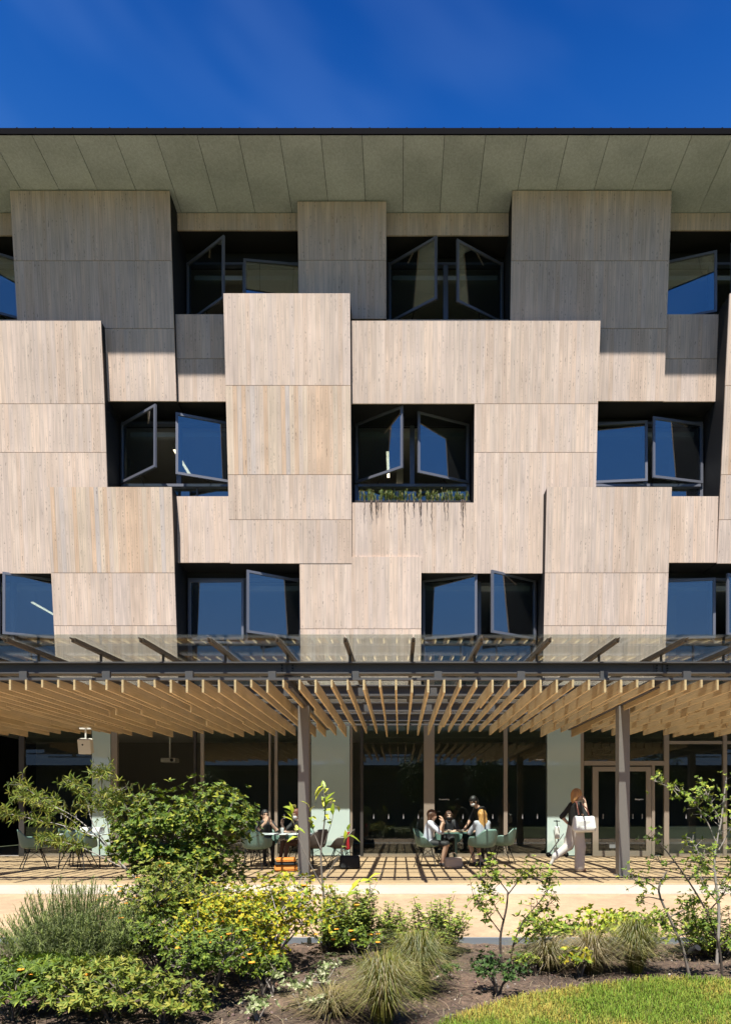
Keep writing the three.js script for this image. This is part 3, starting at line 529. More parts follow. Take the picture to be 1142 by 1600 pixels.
person({ label: 'standing person in black T-shirt and white mask bending over the round table', at: [1.98, 0, -15.25], turn: -1.15, headAt: [0, 1.36, .22], headTurn: [.5, .1, 0], hairColor: [.008, .008, .008], hair: hairShort, mask: true, maskColor: [.66, .66, .68],
  bones: [
    [[-.075, .92, -.05], [-.085, 1.22, .09], .105, .10, BLACK], [[.075, .92, -.05], [.085, 1.22, .09], .105, .10, BLACK], [[0, .96, -.04], [0, 1.22, .09], .11, .10, BLACK], [[-.15, 1.26, .10], [.15, 1.26, .10], .064, .064, BLACK], [[0, 1.28, .12], [0, 1.37, .19], .05, .048, SKIN],
    [[-.085, .90, -.05], [-.10, .48, .0], .095, .07, BLACK], [[-.10, .48, 0], [-.10, .09, -.03], .068, .055, BLACK], [[-.10, .05, -.04], [-.10, .035, .13], .042, .034, SHOE], [[.085, .90, -.05], [.10, .48, -.04], .095, .07, BLACK], [[.10, .48, -.04], [.10, .09, -.12], .068, .055, BLACK], [[.10, .05, -.13], [.10, .035, .04], .042, .034, SHOE],
    [[-.18, 1.25, .10], [-.22, 1.0, .22], .056, .048, BLACK], [[-.22, 1.0, .22], [-.16, .80, .40], .038, .027, SKIN], [[.18, 1.25, .10], [.22, 1.0, .20], .056, .048, BLACK], [[.22, 1.0, .20], [.15, .82, .40], .038, .027, SKIN]],
  hands: [{ wrist: [-.16, .80, .40], dir: [.3, -.4, .9], palm: [0, -1, -.3] }, { wrist: [.15, .82, .40], dir: [-.3, -.4, .9], palm: [0, -1, -.3], left: true }] });
// two at the long table
person({ label: 'black-haired person in dark T-shirt holding both hands to the mouth at the long table', at: [-3.08, 0, -14.6], turn: .45, headAt: [0, 1.03, .06], hairColor: [.008, .008, .009], hair: hairShort,
  bones: seated({ top: CHAR, bottom: BLACK, lower: BLACK, shoe: SHOE, lean: .05, arms: { r: { e: [-.22, .77, .26], w: [-.05, .97, .31], sleeve: CHAR }, l: { e: [.22, .76, .28], w: [.06, .96, .31], sleeve: CHAR } } }),
  hands: [{ wrist: [-.05, .97, .31], dir: [.3, .9, -.25], palm: [.4, 0, -.9] }, { wrist: [.06, .96, .31], dir: [-.3, .9, -.2], palm: [-.4, 0, -.9], left: true }] });
person({ label: 'red-haired person with white mask in black vest, half behind the left steel post', at: [-2.3, 0, -14.55], turn: -.75, headAt: [0, 1.04, .05], headTurn: [.15, 0, 0], skin: SKIN2, hairColor: [.13, .04, .025], hair: hairShort, mask: true, maskColor: [.62, .60, .62],
  bones: seated({ top: BLACK, bottom: [.10, .05, .04], lower: [.12, .06, .045], shoe: SHOE, arms: { r: { e: [-.21, .75, .22], w: [-.12, .90, .36], sleeve: SKIN2 }, l: { e: [.21, .74, .20], w: [.08, .76, .40], sleeve: SKIN2 } }, skin: SKIN2, footZ: .45 }),
  hands: [{ wrist: [-.12, .90, .36], dir: [.1, .9, .3], palm: [.8, 0, -.5] }, { wrist: [.08, .76, .40], dir: [-.3, 0, .9], palm: [0, -1, 0], left: true }] });
// ---- bags and small things
const softBox = (w, h, d, r, sag = .03, seed = 1) => { const g = new RoundedBoxGeometry(w, h, d, 6, r), p = g.attributes.position, n = makeNoise(seed, 12, 12); for (let i = 0; i < p.count; i++) { const x = p.getX(i), y = p.getY(i), z = p.getZ(i), k = n(x / w * .7 + .3, y / h * .7 + z); p.setXYZ(i, x * (1 + sag * (k - .5) - .12 * (y / h) * sag * 10), y - sag * (1 - Math.pow(Math.abs(2 * x / w), 2)) * (y > 0 ? 1 : 0) * .8, z * (1 + .5 * sag * 10 * (k - .4)) * (1 - .35 * (y / h + .5))); } g.computeVertexNormals(); return g; };
{
  const o = thing('tote_bag', 'large white tote bag with brown strap on the walking woman\'s shoulder', 'bag', [3.60, .80, -12.52], .25);
  part('bag_body', softBox(.48, .36, .20, .095, .09, 5).translate(0, .18, 0), M.white, o);
  part('strap', merged([...tube([[-.13, .34, .03], [-.14, .46, .0], [-.10, .57, -.10], [-.07, .60, -.22]], .012, .012), ...tube([[.13, .33, -.04], [.10, .46, -.06], [.02, .57, -.14], [-.05, .605, -.24]], .012, .012)]), stdMat({ color: lin(.16, .05, .035), roughness: .6 }), o);
}
{
  const o = thing('handbag', 'crumpled beige handbag on the terrace floor by the round table', 'bag', [1.13, .005, -13.55], .4);
  part('bag_body', softBox(.40, .26, .2, .06, .07, 9).translate(0, .13, 0), stdMat({ color: lin(.42, .33, .27), roughness: .75 }), o);
  part('handle', new THREE.TorusGeometry(.09, .008, 8, 24, Math.PI).translate(0, .24, 0), stdMat({ color: lin(.3, .22, .17), roughness: .7 }), o);
}
{
  const o = thing('backpack', 'orange and black bag lying on the floor left of the steel post', 'bag', [-2.30, .004, -12.95], .2);
  part('lower_half', softBox(.46, .14, .3, .05, .03, 12).translate(0, .075, 0), stdMat({ color: lin(.62, .20, .02), roughness: .7 }), o);
  part('middle_band', softBox(.44, .07, .29, .03, .02, 13).translate(0, .165, 0), M.black, o); part('upper_half', softBox(.40, .09, .26, .04, .03, 14).translate(0, .235, 0), stdMat({ color: lin(.62, .20, .02), roughness: .7 }), o);
}
{
  const o = thing('red_jacket', 'red jacket hanging over the back of the brown chair', 'jacket', [-1.10, .46, -13.66], -1.6);
  part('cloth', softBox(.34, .40, .09, .04, .06, 21).translate(0, .13, -.0), stdMat({ color: lin(.42, .012, .02), roughness: .85 }), o);
}
{
  const o = thing('black_bag', 'black bag on the floor beside the brown chairs', 'bag', [-1.05, .004, -13.45], .3);
  part('bag_body', softBox(.42, .30, .22, .06, .05, 22).translate(0, .15, 0), M.black, o); part('handle', new THREE.TorusGeometry(.08, .008, 8, 24, Math.PI).translate(0, .27, 0), M.black, o);
}
{
  const o = thing('white_bag', 'white cloth bag lying on the far left table', 'bag', [-6.62, .733, -13.8], 0);
  part('cloth', softBox(.46, .15, .26, .05, .05, 23).translate(0, .075, 0), M.white, o);
}
[[1.12, 14.62], [1.42, 14.78]].forEach(([x, d], i) => { const o = thing('lunch_tray', ['pale lunch tray on the left half of the round table', 'pale lunch tray on the right half of the round table'][i], 'tray', [x, .731, -d], i, 'trays on the round table'); part('tray', new RoundedBoxGeometry(.26, .016, .18, 2, .006).translate(0, .008, 0), stdMat({ color: lin(.5, .36, .22), roughness: .6 }), o); const b = new THREE.LatheGeometry([[.0, .017], [.04, .019], [.07, .05], [.066, .05], [.036, .024], [0, .022]].map(p => new THREE.Vector2(...p)), 24); part('bowl', b, M.white, o); });
{
  const o = thing('paper_cup', 'white paper cup on the long table', 'cup', [-2.55, .731, -13.9]); part('cup', new THREE.LatheGeometry([[0, 0], [.03, 0], [.042, .11], [.039, .11], [.028, .005], [0, .005]].map(p => new THREE.Vector2(...p)), 24), M.white, o); part('lid', new THREE.CylinderGeometry(.04, .044, .012, 24).translate(0, .116, 0), M.white, o);
}
{ // folded push scooter against the frosted panel
  const o = thing('push_scooter', 'folded white and black push scooter leaning by the frosted panel', 'scooter', [4.12, 0, -16.9], .1);
  part('deck', boxAt(-.22, .30, .05, .075, -.05, .05), M.black, o);
  for (const x of [-.2, .28]) { const w = new THREE.TorusGeometry(.045, .02, 10, 24); w.translate(x, .066, 0); part('wheel', w, M.black, o); }
  part('steering_tube', merged([bar([-.2, .07, 0], [.06, .42, 0], .016), bar([.06, .42, 0], [.02, .98, 0], .014)]), M.black, o); part('handlebar', bar([.0, .95, -.16], [.04, .95, .16], .013), M.black, o);
  part('cover', softBox(.13, .36, .10, .04, .05, 31).translate(.03, .66, 0), M.white, o); part('strut', bar([-.18, .1, .03], [.20, .62, .03], .012), stdMat({ color: lin(.5, .5, .5), roughness: .3, metalness: .8 }), o);
}
{ // loudspeaker hung under the louvres
  const o = thing('loudspeaker', 'white loudspeaker hanging tilted under the louvres at left', 'speaker', [-7.08, 2.68, -14.45], .15);
  part('cabinet', new RoundedBoxGeometry(.28, .34, .22, 3, .03).rotateX(.25), stdMat({ color: lin(.62, .58, .52), roughness: .6 }), o);
  part('driver', new THREE.CylinderGeometry(.02, .02, .01, 20).rotateX(Math.PI / 2 + .25).translate(-.03, .02, .118), M.black, o);
  part('bracket', merged([bar([0, .15, 0], [0, .40, 0], .02), boxAt(-.12, .12, .38, .41, -.05, .05)]), M.white, o);
}
{
  const o = thing('projector', 'grey projector hung from the ceiling inside the open doorway', 'projector', [-7.1, 2.78, -19.8]);
  part('projector_body', new RoundedBoxGeometry(.46, .14, .36, 3, .03), stdMat({ color: lin(.4, .38, .34), roughness: .5 }), o); part('lens', new THREE.CylinderGeometry(.045, .05, .05, 20).rotateX(Math.PI / 2).translate(.12, 0, .19), M.black, o); part('ceiling_pole', bar([0, .07, 0], [0, .99, 0], .02), M.white, o);
}
{ // planter in the middle window: trough, tufts and trailing stems
  const r = rng(71), o = thing('window_planter', 'window box with tufts of grass and trailing stems on the middle sill', 'planter', [.32, 8.79, -15.875]);
  part('trough', boxAt(-1.42, 1.42, -.10, .10, -.24, .06), M.casing, o);
  const gs = [], cs = []; 
  for (let k = 0; k < 80; k++) { const x = -1.38 + 2.76 * r(), hgt = .20 + .20 * r(), n = 30; for (let i = 0; i < n; i++) { const a = r() * 6.28, sp = .10 * r() + .02, h = hgt * (.5 + .6 * r()); gs.push([[x, .06, -.03 - .1 * r()], a, sp, h]); } }
  part('tufts', blades(gs, r, [[.10, .16, .02], [.16, .20, .03], [.06, .11, .02], [.22, .18, .05]], .013), leafMat(), o).userData.kind = 'stuff';
  const st = []; for (let k = 0; k < 26; k++) { const x = -1.3 + 2.6 * r(), L = .12 + .55 * r() * r(); const p = [[x, .06, .06], [x + .02 * r(), .08, .14]]; for (let y = 0; y > -L; y -= .06) p.push([x + .04 * (r() - .5), y - .02, .185 - .0 * y + .008 * r()]); st.push(...tube(p, .009, .005, 4)); }
  part('trailing_stems', merged(st), stdMat({ color: lin(.09, .06, .045), roughness: .9 }), o);
}
function leafMat() { return leafMat.m ??= new THREE.MeshPhysicalMaterial({ vertexColors: true, roughness: .62, side: THREE.DoubleSide }); }
// thin bent blades: [base, direction, spread, height]
function blades(list, r, palette, width) {
  const P = [], C = [], I = [];
  for (const [b, a, sp, h] of list) {
    const c = palette[Math.floor(r() * palette.length)], k = .8 + .4 * r(), dx = Math.cos(a), dz = Math.sin(a), tx = -dz * width / 2, tz = dx * width / 2, n0 = P.length / 3;
    const pts = [[0, 0], [.35, .62], [.72, .95], [1, 1 - .35 * r()]];
    pts.forEach(([s, y], i) => { const x = b[0] + dx * sp * s * s * 1.0, yy = b[1] + h * y, z = b[2] + dz * sp * s * s, q = i === 3 ? .1 : 1 - .2 * i; P.push(x - tx * q, yy, z - tz * q, x + tx * q, yy, z + tz * q); for (let e = 0; e < 2; e++) C.push(c[0] * k, c[1] * k, c[2] * k); });
    for (let i = 0; i < 3; i++) { const q = n0 + i * 2; I.push(q, q + 1, q + 2, q + 1, q + 3, q + 2); }
  }
  const g = new THREE.BufferGeometry(); g.setAttribute('position', new THREE.Float32BufferAttribute(P, 3)); g.setAttribute('color', new THREE.Float32BufferAttribute(C, 3)); g.setIndex(I); g.computeVertexNormals(); return g;
}

// ------------------------------------------------------------------ planting
const leafGreen = new THREE.MeshPhysicalMaterial({ vertexColors: true, roughness: .62, transmission: .34, thickness: 0, ior: 1.3, side: THREE.DoubleSide });
const bark = stdMat({ color: lin(.17, .145, .12), roughness: .9 }), barkDark = stdMat({ color: lin(.055, .042, .032), roughness: .95 }), barkPale = stdMat({ color: lin(.30, .27, .235), roughness: .9 });
const V3 = THREE.Vector3, tmpQ = new THREE.Quaternion();
class Leaves {
  constructor(seed) { this.P = []; this.C = []; this.I = []; this.r = rng(seed); this.n = 0; }
  // one folded leaf from p along d, blade facing n
  add(p, d, n, len, wid, c, curl = .18) {
    const r = this.r, P = this.P, k = .78 + .44 * r(), s = new V3().crossVectors(d, n).normalize(), u = new V3().crossVectors(s, d).normalize(), b = P.length / 3;
    const at = (t, w, h) => P.push(p.x + d.x * len * t + s.x * wid * w + u.x * len * h, p.y + d.y * len * t + s.y * wid * w + u.y * len * h, p.z + d.z * len * t + s.z * wid * w + u.z * len * h);
    at(0, 0, 0); at(.38, -.5, .07); at(.42, 0, .0); at(.38, .5, .07); at(.72, -.36, .04 - curl * .4); at(.72, .36, .04 - curl * .4); at(1, 0, -curl);
    for (let i = 0; i < 7; i++) this.C.push(c[0] * k, c[1] * k, c[2] * k);
    this.I.push(b, b + 2, b + 1, b, b + 3, b + 2, b + 1, b + 2, b + 4, b + 2, b + 3, b + 5, b + 4, b + 2, b + 6, b + 2, b + 5, b + 6); this.n++;
  }
  // a rosette of leaves at the end of a shoot
  rosette(p, dir, count, len, wid, pal, spread = .9) {
    const r = this.r, a = Math.abs(dir.y) < .9 ? new V3(0, 1, 0) : new V3(1, 0, 0), e1 = new V3().crossVectors(dir, a).normalize(), e2 = new V3().crossVectors(dir, e1);
    for (let i = 0; i < count; i++) {
      const t = i * 2.4 + r(), sp = spread * (.5 + .8 * r()), d = new V3().addScaledVector(e1, Math.cos(t) * sp).addScaledVector(e2, Math.sin(t) * sp).addScaledVector(dir, .55).normalize();
      const n = dir.clone().addScaledVector(new V3(r() - .5, r() - .5, r() - .5), .6), L = len * (.65 + .6 * r());
      this.add(p.clone().addScaledVector(dir, -len * .35 * r() * (i / count)), d, n, L, wid * (.8 + .4 * r()), pal[Math.floor(r() * pal.length)]);
    }
  }
  mesh() { const g = new THREE.BufferGeometry(); g.setAttribute('position', new THREE.Float32BufferAttribute(this.P, 3)); g.setAttribute('color', new THREE.Float32BufferAttribute(this.C, 3)); g.setIndex(this.I); g.computeVertexNormals(); return g; }
}
const stuff = m => { m.userData.kind = 'stuff'; return m; };
const PAL = {
  glossy: [[0.0726, 0.132, 0.00945], [0.117, 0.189, 0.0121], [0.171, 0.236, 0.0149], [0.299, 0.312, 0.0203], [0.0748, 0.113, 0.0108]],
  yellow: [[0.342, 0.359, 0.0135], [0.47, 0.387, 0.0162], [0.213, 0.293, 0.0162], [0.139, 0.217, 0.0162], [0.5, 0.415, 0.0189]],
  mid: [[0.139, 0.217, 0.0189], [0.107, 0.17, 0.0162], [0.213, 0.274, 0.0216], [0.0748, 0.123, 0.0162]],
  olive: [[0.166, 0.224, 0.0229], [0.238, 0.275, 0.0321], [0.111, 0.166, 0.0184], [0.3, 0.29, 0.0436]],
  pale: [[0.36, 0.38, 0.2], [0.26, 0.31, 0.12], [0.44, 0.44, 0.28], [0.16, 0.22, 0.07]],
  upright: [[0.178, 0.27, 0.0292], [0.267, 0.335, 0.0356], [0.127, 0.194, 0.0227], [0.368, 0.389, 0.0486]],
  dark: [[0.0317, 0.0767, 0.014], [0.0512, 0.106, 0.018], [0.0732, 0.136, 0.022]],
  big: [[0.364, 0.415, 0.027], [0.492, 0.491, 0.0432], [0.235, 0.312, 0.0216]],
};
// rounded or loose shrub: shoots end in rosettes spread over a lobed crown
function bush({ name = 'shrub', label, x, d, h, w, tips, n, len, wid, pal, low = .12, seed, inner = .35, lobes = 5, woody = bark, flowers, sprawl = .25, depth = .8, spread }) {
  const y0 = bedH(x, -d), o = thing(name, label, 'shrub', [x, y0, -d], 0, 'garden shrubs'), L = new Leaves(seed), r = L.r, st = [];
  const lob = []; for (let i = 0; i < lobes; i++) { const a = r() * 6.28, q = .35 + .45 * r(); lob.push([Math.cos(a) * w * .5 * q, h * (.45 + .4 * r()), Math.sin(a) * w * .5 * q * depth, w * (.22 + .14 * r())]); }
  const fl = [];
  for (let i = 0; i < tips; i++) {
    const q = lob[Math.floor(r() * lobes)], a = r() * 6.28, c = 2 * r() - 1, s = Math.sqrt(1 - c * c), rad = q[3] * (r() < inner ? .35 + .6 * r() : r() < .07 ? 1.12 + .32 * r() : .90 + .16 * r());
    const dir = new V3(Math.cos(a) * s, Math.abs(c) * .9 + .1 * c, Math.sin(a) * s); if (c < -.2) dir.y = -.25 * r();
    const p = new V3(q[0] + dir.x * rad, Math.max(h * low, q[1] + dir.y * rad * .95), q[2] + dir.z * rad * depth); if (p.y > h * 1.10) p.y = h * (1.06 - .14 * r());
    const g = dir.clone().add(new V3(0, .55, 0)).addScaledVector(new V3(r() - .5, r() - .5, r() - .5), .5).normalize();
    L.rosette(p, g, n, len, wid, PAL[pal], spread);
    if (r() < .16) st.push(...tube([[0, 0, 0], [q[0] * .35, q[1] * .45, q[2] * .35], [q[0] * .9, q[1] * .85, q[2] * .9], [p.x, p.y, p.z]], .012 * (h + .3), .0022, 5));
    if (flowers && r() < flowers) fl.push(p.clone().addScaledVector(g, len * .7));
  }
  for (let k = 0; k < 4; k++) { const a = r() * 6.28; st.push(...tube([[0, -.03, 0], [Math.cos(a) * w * .08, h * .2, Math.sin(a) * w * .08], [Math.cos(a) * w * sprawl, h * .55, Math.sin(a) * w * sprawl]], .013 * (h + .3), .005, 6)); }
  part('stems', merged(st), woody, o); stuff(part('foliage', L.mesh(), leafGreen, o));
  if (fl.length) part('flowers', merged(fl.flatMap(p => [0, 1, 2, 3, 4].map(i => { const g = new THREE.SphereGeometry(.011, 6, 4); g.scale(1, .45, 1); g.translate(p.x + .011 * Math.cos(i * 1.257), p.y, p.z + .011 * Math.sin(i * 1.257)); return g; }))), stdMat({ color: lin(.75, .30, .02), roughness: .7 }), o);
  return o;
}
// shrub of upright leafy shoots
function shoots({ name = 'upright_shrub', label, x, d, h, w, count, len, wid, pal, seed, woody = barkDark, lean = .35 }) {
  const y0 = bedH(x, -d), o = thing(name, label, 'shrub', [x, y0, -d], 0, 'garden shrubs'), L = new Leaves(seed), r = L.r, st = [];
  for (let i = 0; i < count; i++) {
    const a = r() * 6.28, q = Math.sqrt(r()) * w / 2, hh = h * (.40 + .60 * r()) * (1 - .35 * (q / (w / 2)) ** 2), b = new V3(Math.cos(a) * q * .35, 0, Math.sin(a) * q * .35), t = new V3(Math.cos(a) * q * (1 + lean * r()), hh, Math.sin(a) * q * (1 + lean * r()));
    const m = b.clone().lerp(t, .5).add(new V3((r() - .5) * .12, .02, (r() - .5) * .12)); st.push(...tube([[b.x, -.02, b.z], [m.x, m.y, m.z], [t.x, t.y, t.z]], .006, .002, 5));
    const steps = Math.max(5, Math.round(hh / (len * .36)));
    for (let k = 1; k <= steps; k++) { const u = .18 + .82 * k / steps, p = u < .5 ? b.clone().lerp(m, u * 2) : m.clone().lerp(t, u * 2 - 1); p.add(new V3((r() - .5) * .09, (r() - .5) * .05, (r() - .5) * .09)); L.rosette(p, new V3((r() - .5) * .5, 1, (r() - .5) * .5).normalize(), 4, len * (1.15 - .4 * u), wid, PAL[pal], 1.9); }
  }
  part('stems', merged(st), woody, o); stuff(part('foliage', L.mesh(), leafGreen, o)); return o;
}
// slender tree or sapling from explicit limbs (local metres), leaves set along the limbs
function sapling({ name = 'young_tree', label, x, d, limbs, len, wid, pal, seed, woody, per = 30, flat = 0, single = false, from = .25, r0 = .012 }) {
  const y0 = bedH(x, -d), o = thing(name, label, 'tree', [x, y0, -d], 0, 'young trees in the bed'), L = new Leaves(seed), r = L.r, trunk = [], twigs = [], mats = single ? PAL[pal].map(c => new THREE.MeshPhysicalMaterial({ color: lin(...c), roughness: .45, transmission: .25, thickness: 0, ior: 1.35, side: THREE.DoubleSide })) : null;
  limbs.forEach((l, li) => {
    const c = new THREE.CatmullRomCurve3(l.p.map(p => new V3(...p))), nseg = Math.max(4, l.p.length * 3), pts = c.getPoints(nseg).map(p => [p.x, p.y, p.z]);
    (l.trunk ? trunk : twigs).push(...tube(pts, l.r ?? r0 * .5, l.r1 ?? .0018, 6));
    const count = Math.round((l.n ?? per) * (single ? 1.25 : flat ? 2.0 : 2.3));
    for (let i = 0; i < count; i++) {
      const t = (l.from ?? from) + (1 - (l.from ?? from)) * (single ? (i + .5) / count : Math.pow(r(), .8)), p = c.getPoint(Math.min(t, 1)), tan = c.getTangent(Math.min(t, .999));
      const side = new V3(r() - .5, (r() - .35) * (flat ? .3 : 1), r() - .5).normalize();
      const g = tan.clone().multiplyScalar(.5).addScaledVector(side, .9).normalize();
      if (single) { const q = new Leaves(seed * 31 + li * 97 + i), nn = new V3(.3 * (r() - .5), 1, .3 + .4 * r()); const dd = g.clone(); dd.y -= .25 * r(); dd.normalize(); q.add(new V3(), dd, nn, len * (.7 + .5 * r()), wid * (.8 + .4 * r()), [1, 1, 1], .32); const gg = q.mesh(); gg.deleteAttribute('color'); const m = part('leaf', gg, mats[Math.floor(r() * mats.length)], o); m.position.copy(p); }
      else {
        const e = p.clone().addScaledVector(side, (l.out ?? .13) * r()); if (r() < .5 && (l.out ?? .13) > .03) twigs.push(bar([p.x, p.y, p.z], [e.x, e.y, e.z], .0022, .0012, 4));
        const dir = flat ? new V3(g.x, .25 * r(), g.z).normalize() : g; L.rosette(e, dir, l.k ?? (flat ? 5 : 4), len, wid, PAL[pal], flat ? 1.3 : .9);
      }
    }
  });
  part('trunk', merged(trunk), woody, o); if (twigs.length) part('branches', merged(twigs), woody, o); if (!single) stuff(part('crown', L.mesh(), leafGreen, o)); return o;
}
function tuft({ label, x, d, h, w, n, pal, seed, width = .005 }) {
  const r = rng(seed), o = thing('grass_tuft', label, 'ornamental grass', [x, bedH(x, -d), -d], 0, 'grass tufts'), l = [];
  for (let i = 0; i < n; i++) { const a = r() * 6.28, q = Math.sqrt(r()); l.push([[Math.cos(a) * q * w * .10, -.01, Math.sin(a) * q * w * .10], a + (r() - .5) * .9, w * (.12 + .75 * r() * q), h * (.5 + .55 * r()) * (1 - .35 * q * r())]); }
  stuff(part('blades', blades(l, r, pal, width), leafGreen, o)); return o;
}
// ---- left side
bush({ name: 'glossy_shrub', label: 'tall rounded shrub with glossy dark green leaves before the long table', x: -1.93, d: 5.75, h: 1.50, w: 1.16, tips: 1900, n: 7, len: .046, wid: .022, pal: 'glossy', low: .30, seed: 41, lobes: 9, woody: bark, inner: .25 });
sapling({ name: 'layered_tree', label: 'thin pale-twigged tree with flat layers of fine leaves at far left', x: -1.95, d: 5.9, seed: 52, woody: barkPale, len: .07, wid: .013, pal: 'olive', per: 26, flat: 1, from: .45, limbs: [
  { trunk: true, r: .016, r1: .008, n: 0, p: [[0, -.03, 0], [-.12, .25, .0], [-.34, .52, .02], [-.62, .80, .02], [-.82, 1.02, .0]] },
  { p: [[-.82, 1.02, 0], [-1.1, 1.13, .05], [-1.5, 1.22, .05], [-1.95, 1.30, .0]], n: 34, from: .15 }, { p: [[-.82, 1.02, 0], [-1.05, 1.2, -.05], [-1.35, 1.38, 0], [-1.52, 1.52, .05]], n: 26 }, { p: [[-.7, .9, 0], [-.85, 1.15, .05], [-.95, 1.4, .0], [-1.1, 1.56, .0]], n: 34 }, { p: [[-.6, .8, 0], [-.62, 1.05, .05], [-.70, 1.32, .05], [-.62, 1.47, .05]], n: 40 }, { p: [[-.55, .72, 0], [-.95, .95, .12], [-1.3, 1.02, .15]], n: 30 },
  { p: [[-.40, .55, 0], [-.38, .85, .05], [-.28, 1.12, .1]], n: 30 }, { p: [[-.70, .9, 0], [-.8, 1.25, -.1], [-.82, 1.55, -.05], [-.78, 1.63, 0]], n: 16, from: .75 }, { p: [[-.3, .5, 0], [-.15, .72, .05], [-.02, .82, .1]], n: 18 }, { p: [[-.9, 1.05, 0], [-1.25, 1.25, -.15], [-1.7, 1.42, -.2]], n: 26 }, { p: [[-.16, .3, 0], [-.25, .48, .1], [-.1, .6, .15]], n: 18 }, { p: [[-.6, .82, 0], [-.5, 1.18, .0], [-.42, 1.4, .0]], n: 12 }, { p: [[-.65, .85, 0], [-.52, 1.1, -.05], [-.45, 1.36, .05]], n: 0 }] });
{ // feathery shrub made of needle shoots
  const r = rng(61), x = -2.32, d = 4.6, o = thing('feathery_shrub', 'soft grey-green feathery shrub with needle leaves at lower left', 'shrub', [x, bedH(x, -d), -d], 0, 'garden shrubs'), l = [], st = [];
  for (let i = 0; i < 620; i++) {
    const a = r() * 6.28, q = Math.sqrt(r()), lean = q * .66, H = (.46 + .34 * r()) * (1 - .46 * q * q), t = [Math.cos(a) * lean * .85, H, Math.sin(a) * lean * .7], b = [Math.cos(a) * q * .2, 0, Math.sin(a) * q * .2];
    st.push(bar(b, t, .0028, .001, 4));
    for (let k = 0; k < 46; k++) { const u = .25 + .75 * r(), p = b.map((v, j) => lerp(v, t[j], u)); l.push([p, r() * 6.28, .04 + .03 * r(), .018 + .035 * r()]); }
  }
  part('stems', merged(st), stdMat({ color: lin(.12, .14, .06), roughness: .9 }), o); stuff(part('foliage', blades(l, r, [[.15, .20, .040], [.19, .24, .05], [.11, .16, .03], [.24, .28, .07]], .0042), leafGreen, o));
}
bush({ name: 'euonymus_shrub', label: 'loose yellow-green shrub with orange flowers behind the feathery shrub', x: -1.92, d: 5.2, h: .80, w: 1.15, tips: 1300, n: 6, len: .034, wid: .014, pal: 'olive', seed: 62, lobes: 7, flowers: .02, inner: .5, low: .1 });
bush({ name: 'euonymus_shrub', label: 'dense bright green shrub right below the glossy shrub', x: -1.38, d: 5.35, h: .80, w: .95, tips: 1100, n: 6, len: .036, wid: .020, pal: 'yellow', seed: 63, lobes: 6, flowers: .012, low: .15 });
bush({ name: 'euonymus_shrub', label: 'golden yellow-leaved shrub in the middle of the left planting', x: -1.45, d: 4.55, h: .60, w: .82, tips: 1000, n: 6, len: .030, wid: .015, pal: 'yellow', seed: 64, lobes: 6, flowers: .01, low: .05 });
bush({ name: 'euonymus_shrub', label: 'green small-leaved shrub at the bottom below the golden shrub', x: -1.22, d: 4.15, h: .48, w: .62, tips: 900, n: 6, len: .024, wid: .011, pal: 'mid', seed: 65, lobes: 6, flowers: .012, low: .05 });
bush({ name: 'euonymus_shrub', label: 'open bare-stemmed shrub with yellow leaves left of the magnolia sapling', x: -1.02, d: 5.05, h: .72, w: .90, tips: 620, n: 5, len: .034, wid: .018, pal: 'yellow', seed: 66, lobes: 6, flowers: .02, low: .42, woody: barkPale });
bush({ name: 'euonymus_shrub', label: 'small dark green shrub on bare soil right of the golden shrub', x: -.93, d: 4.35, h: .28, w: .34, tips: 170, n: 6, len: .03, wid: .012, pal: 'mid', seed: 67, lobes: 4, low: .05 });
bush({ name: 'lance_leaf_shrub', label: 'lance-leaved yellow-green shrub in the bottom left corner, right half', x: -1.74, d: 3.85, h: .31, w: .66, tips: 640, n: 7, len: .044, wid: .013, pal: 'olive', seed: 68, lobes: 6, flowers: .006, low: .05 });
bush({ name: 'lance_leaf_shrub', label: 'lance-leaved shrub at the very bottom left edge', x: -2.36, d: 3.9, h: .30, w: .74, tips: 700, n: 7, len: .048, wid: .014, pal: 'mid', seed: 69, lobes: 6, flowers: .006, low: .05 });
bush({ name: 'lance_leaf_shrub', label: 'low pale green shrub at the bottom between the lance-leaved and small-leaved shrubs', x: -1.40, d: 3.80, h: .24, w: .46, tips: 320, n: 6, len: .034, wid: .014, pal: 'olive', seed: 70, lobes: 5, low: .05 });
bush({ name: 'euonymus_shrub', label: 'loose green shrub filling the gap right of the feathery shrub', x: -1.75, d: 4.7, h: .50, w: .70, tips: 700, n: 6, len: .030, wid: .013, pal: 'mid', seed: 71, lobes: 7, flowers: .008, low: .06, inner: .5 });
bush({ name: 'euonymus_shrub', label: 'yellow-green twiggy shrub between the golden shrub and the open shrub', x: -1.16, d: 4.75, h: .50, w: .60, tips: 480, n: 6, len: .030, wid: .015, pal: 'yellow', seed: 72, lobes: 6, flowers: .01, low: .12, inner: .5 });
[[-.86, 4.35, .22], [-.55, 4.55, .24], [-.48, 4.25, .22], [-.86, 3.88, .17], [-.62, 4.05, .20], [-.44, 3.85, .13]].forEach(([x, d, h], i) => bush({ name: 'variegated_plant', label: ['cream-variegated plant on the soil, upper left of six', 'cream-variegated plant nearest the sapling foot', 'cream-variegated plant beside the near grass tuft', 'cream-variegated plant lowest left on bare soil', 'cream-variegated plant in the middle of the pale group', 'smallest cream-variegated plant at the bottom edge'][i], x, d, h, w: .22, tips: 34, n: 7, len: .032, wid: .016, pal: 'pale', seed: 80 + i, lobes: 3, low: .2, woody: barkPale }));
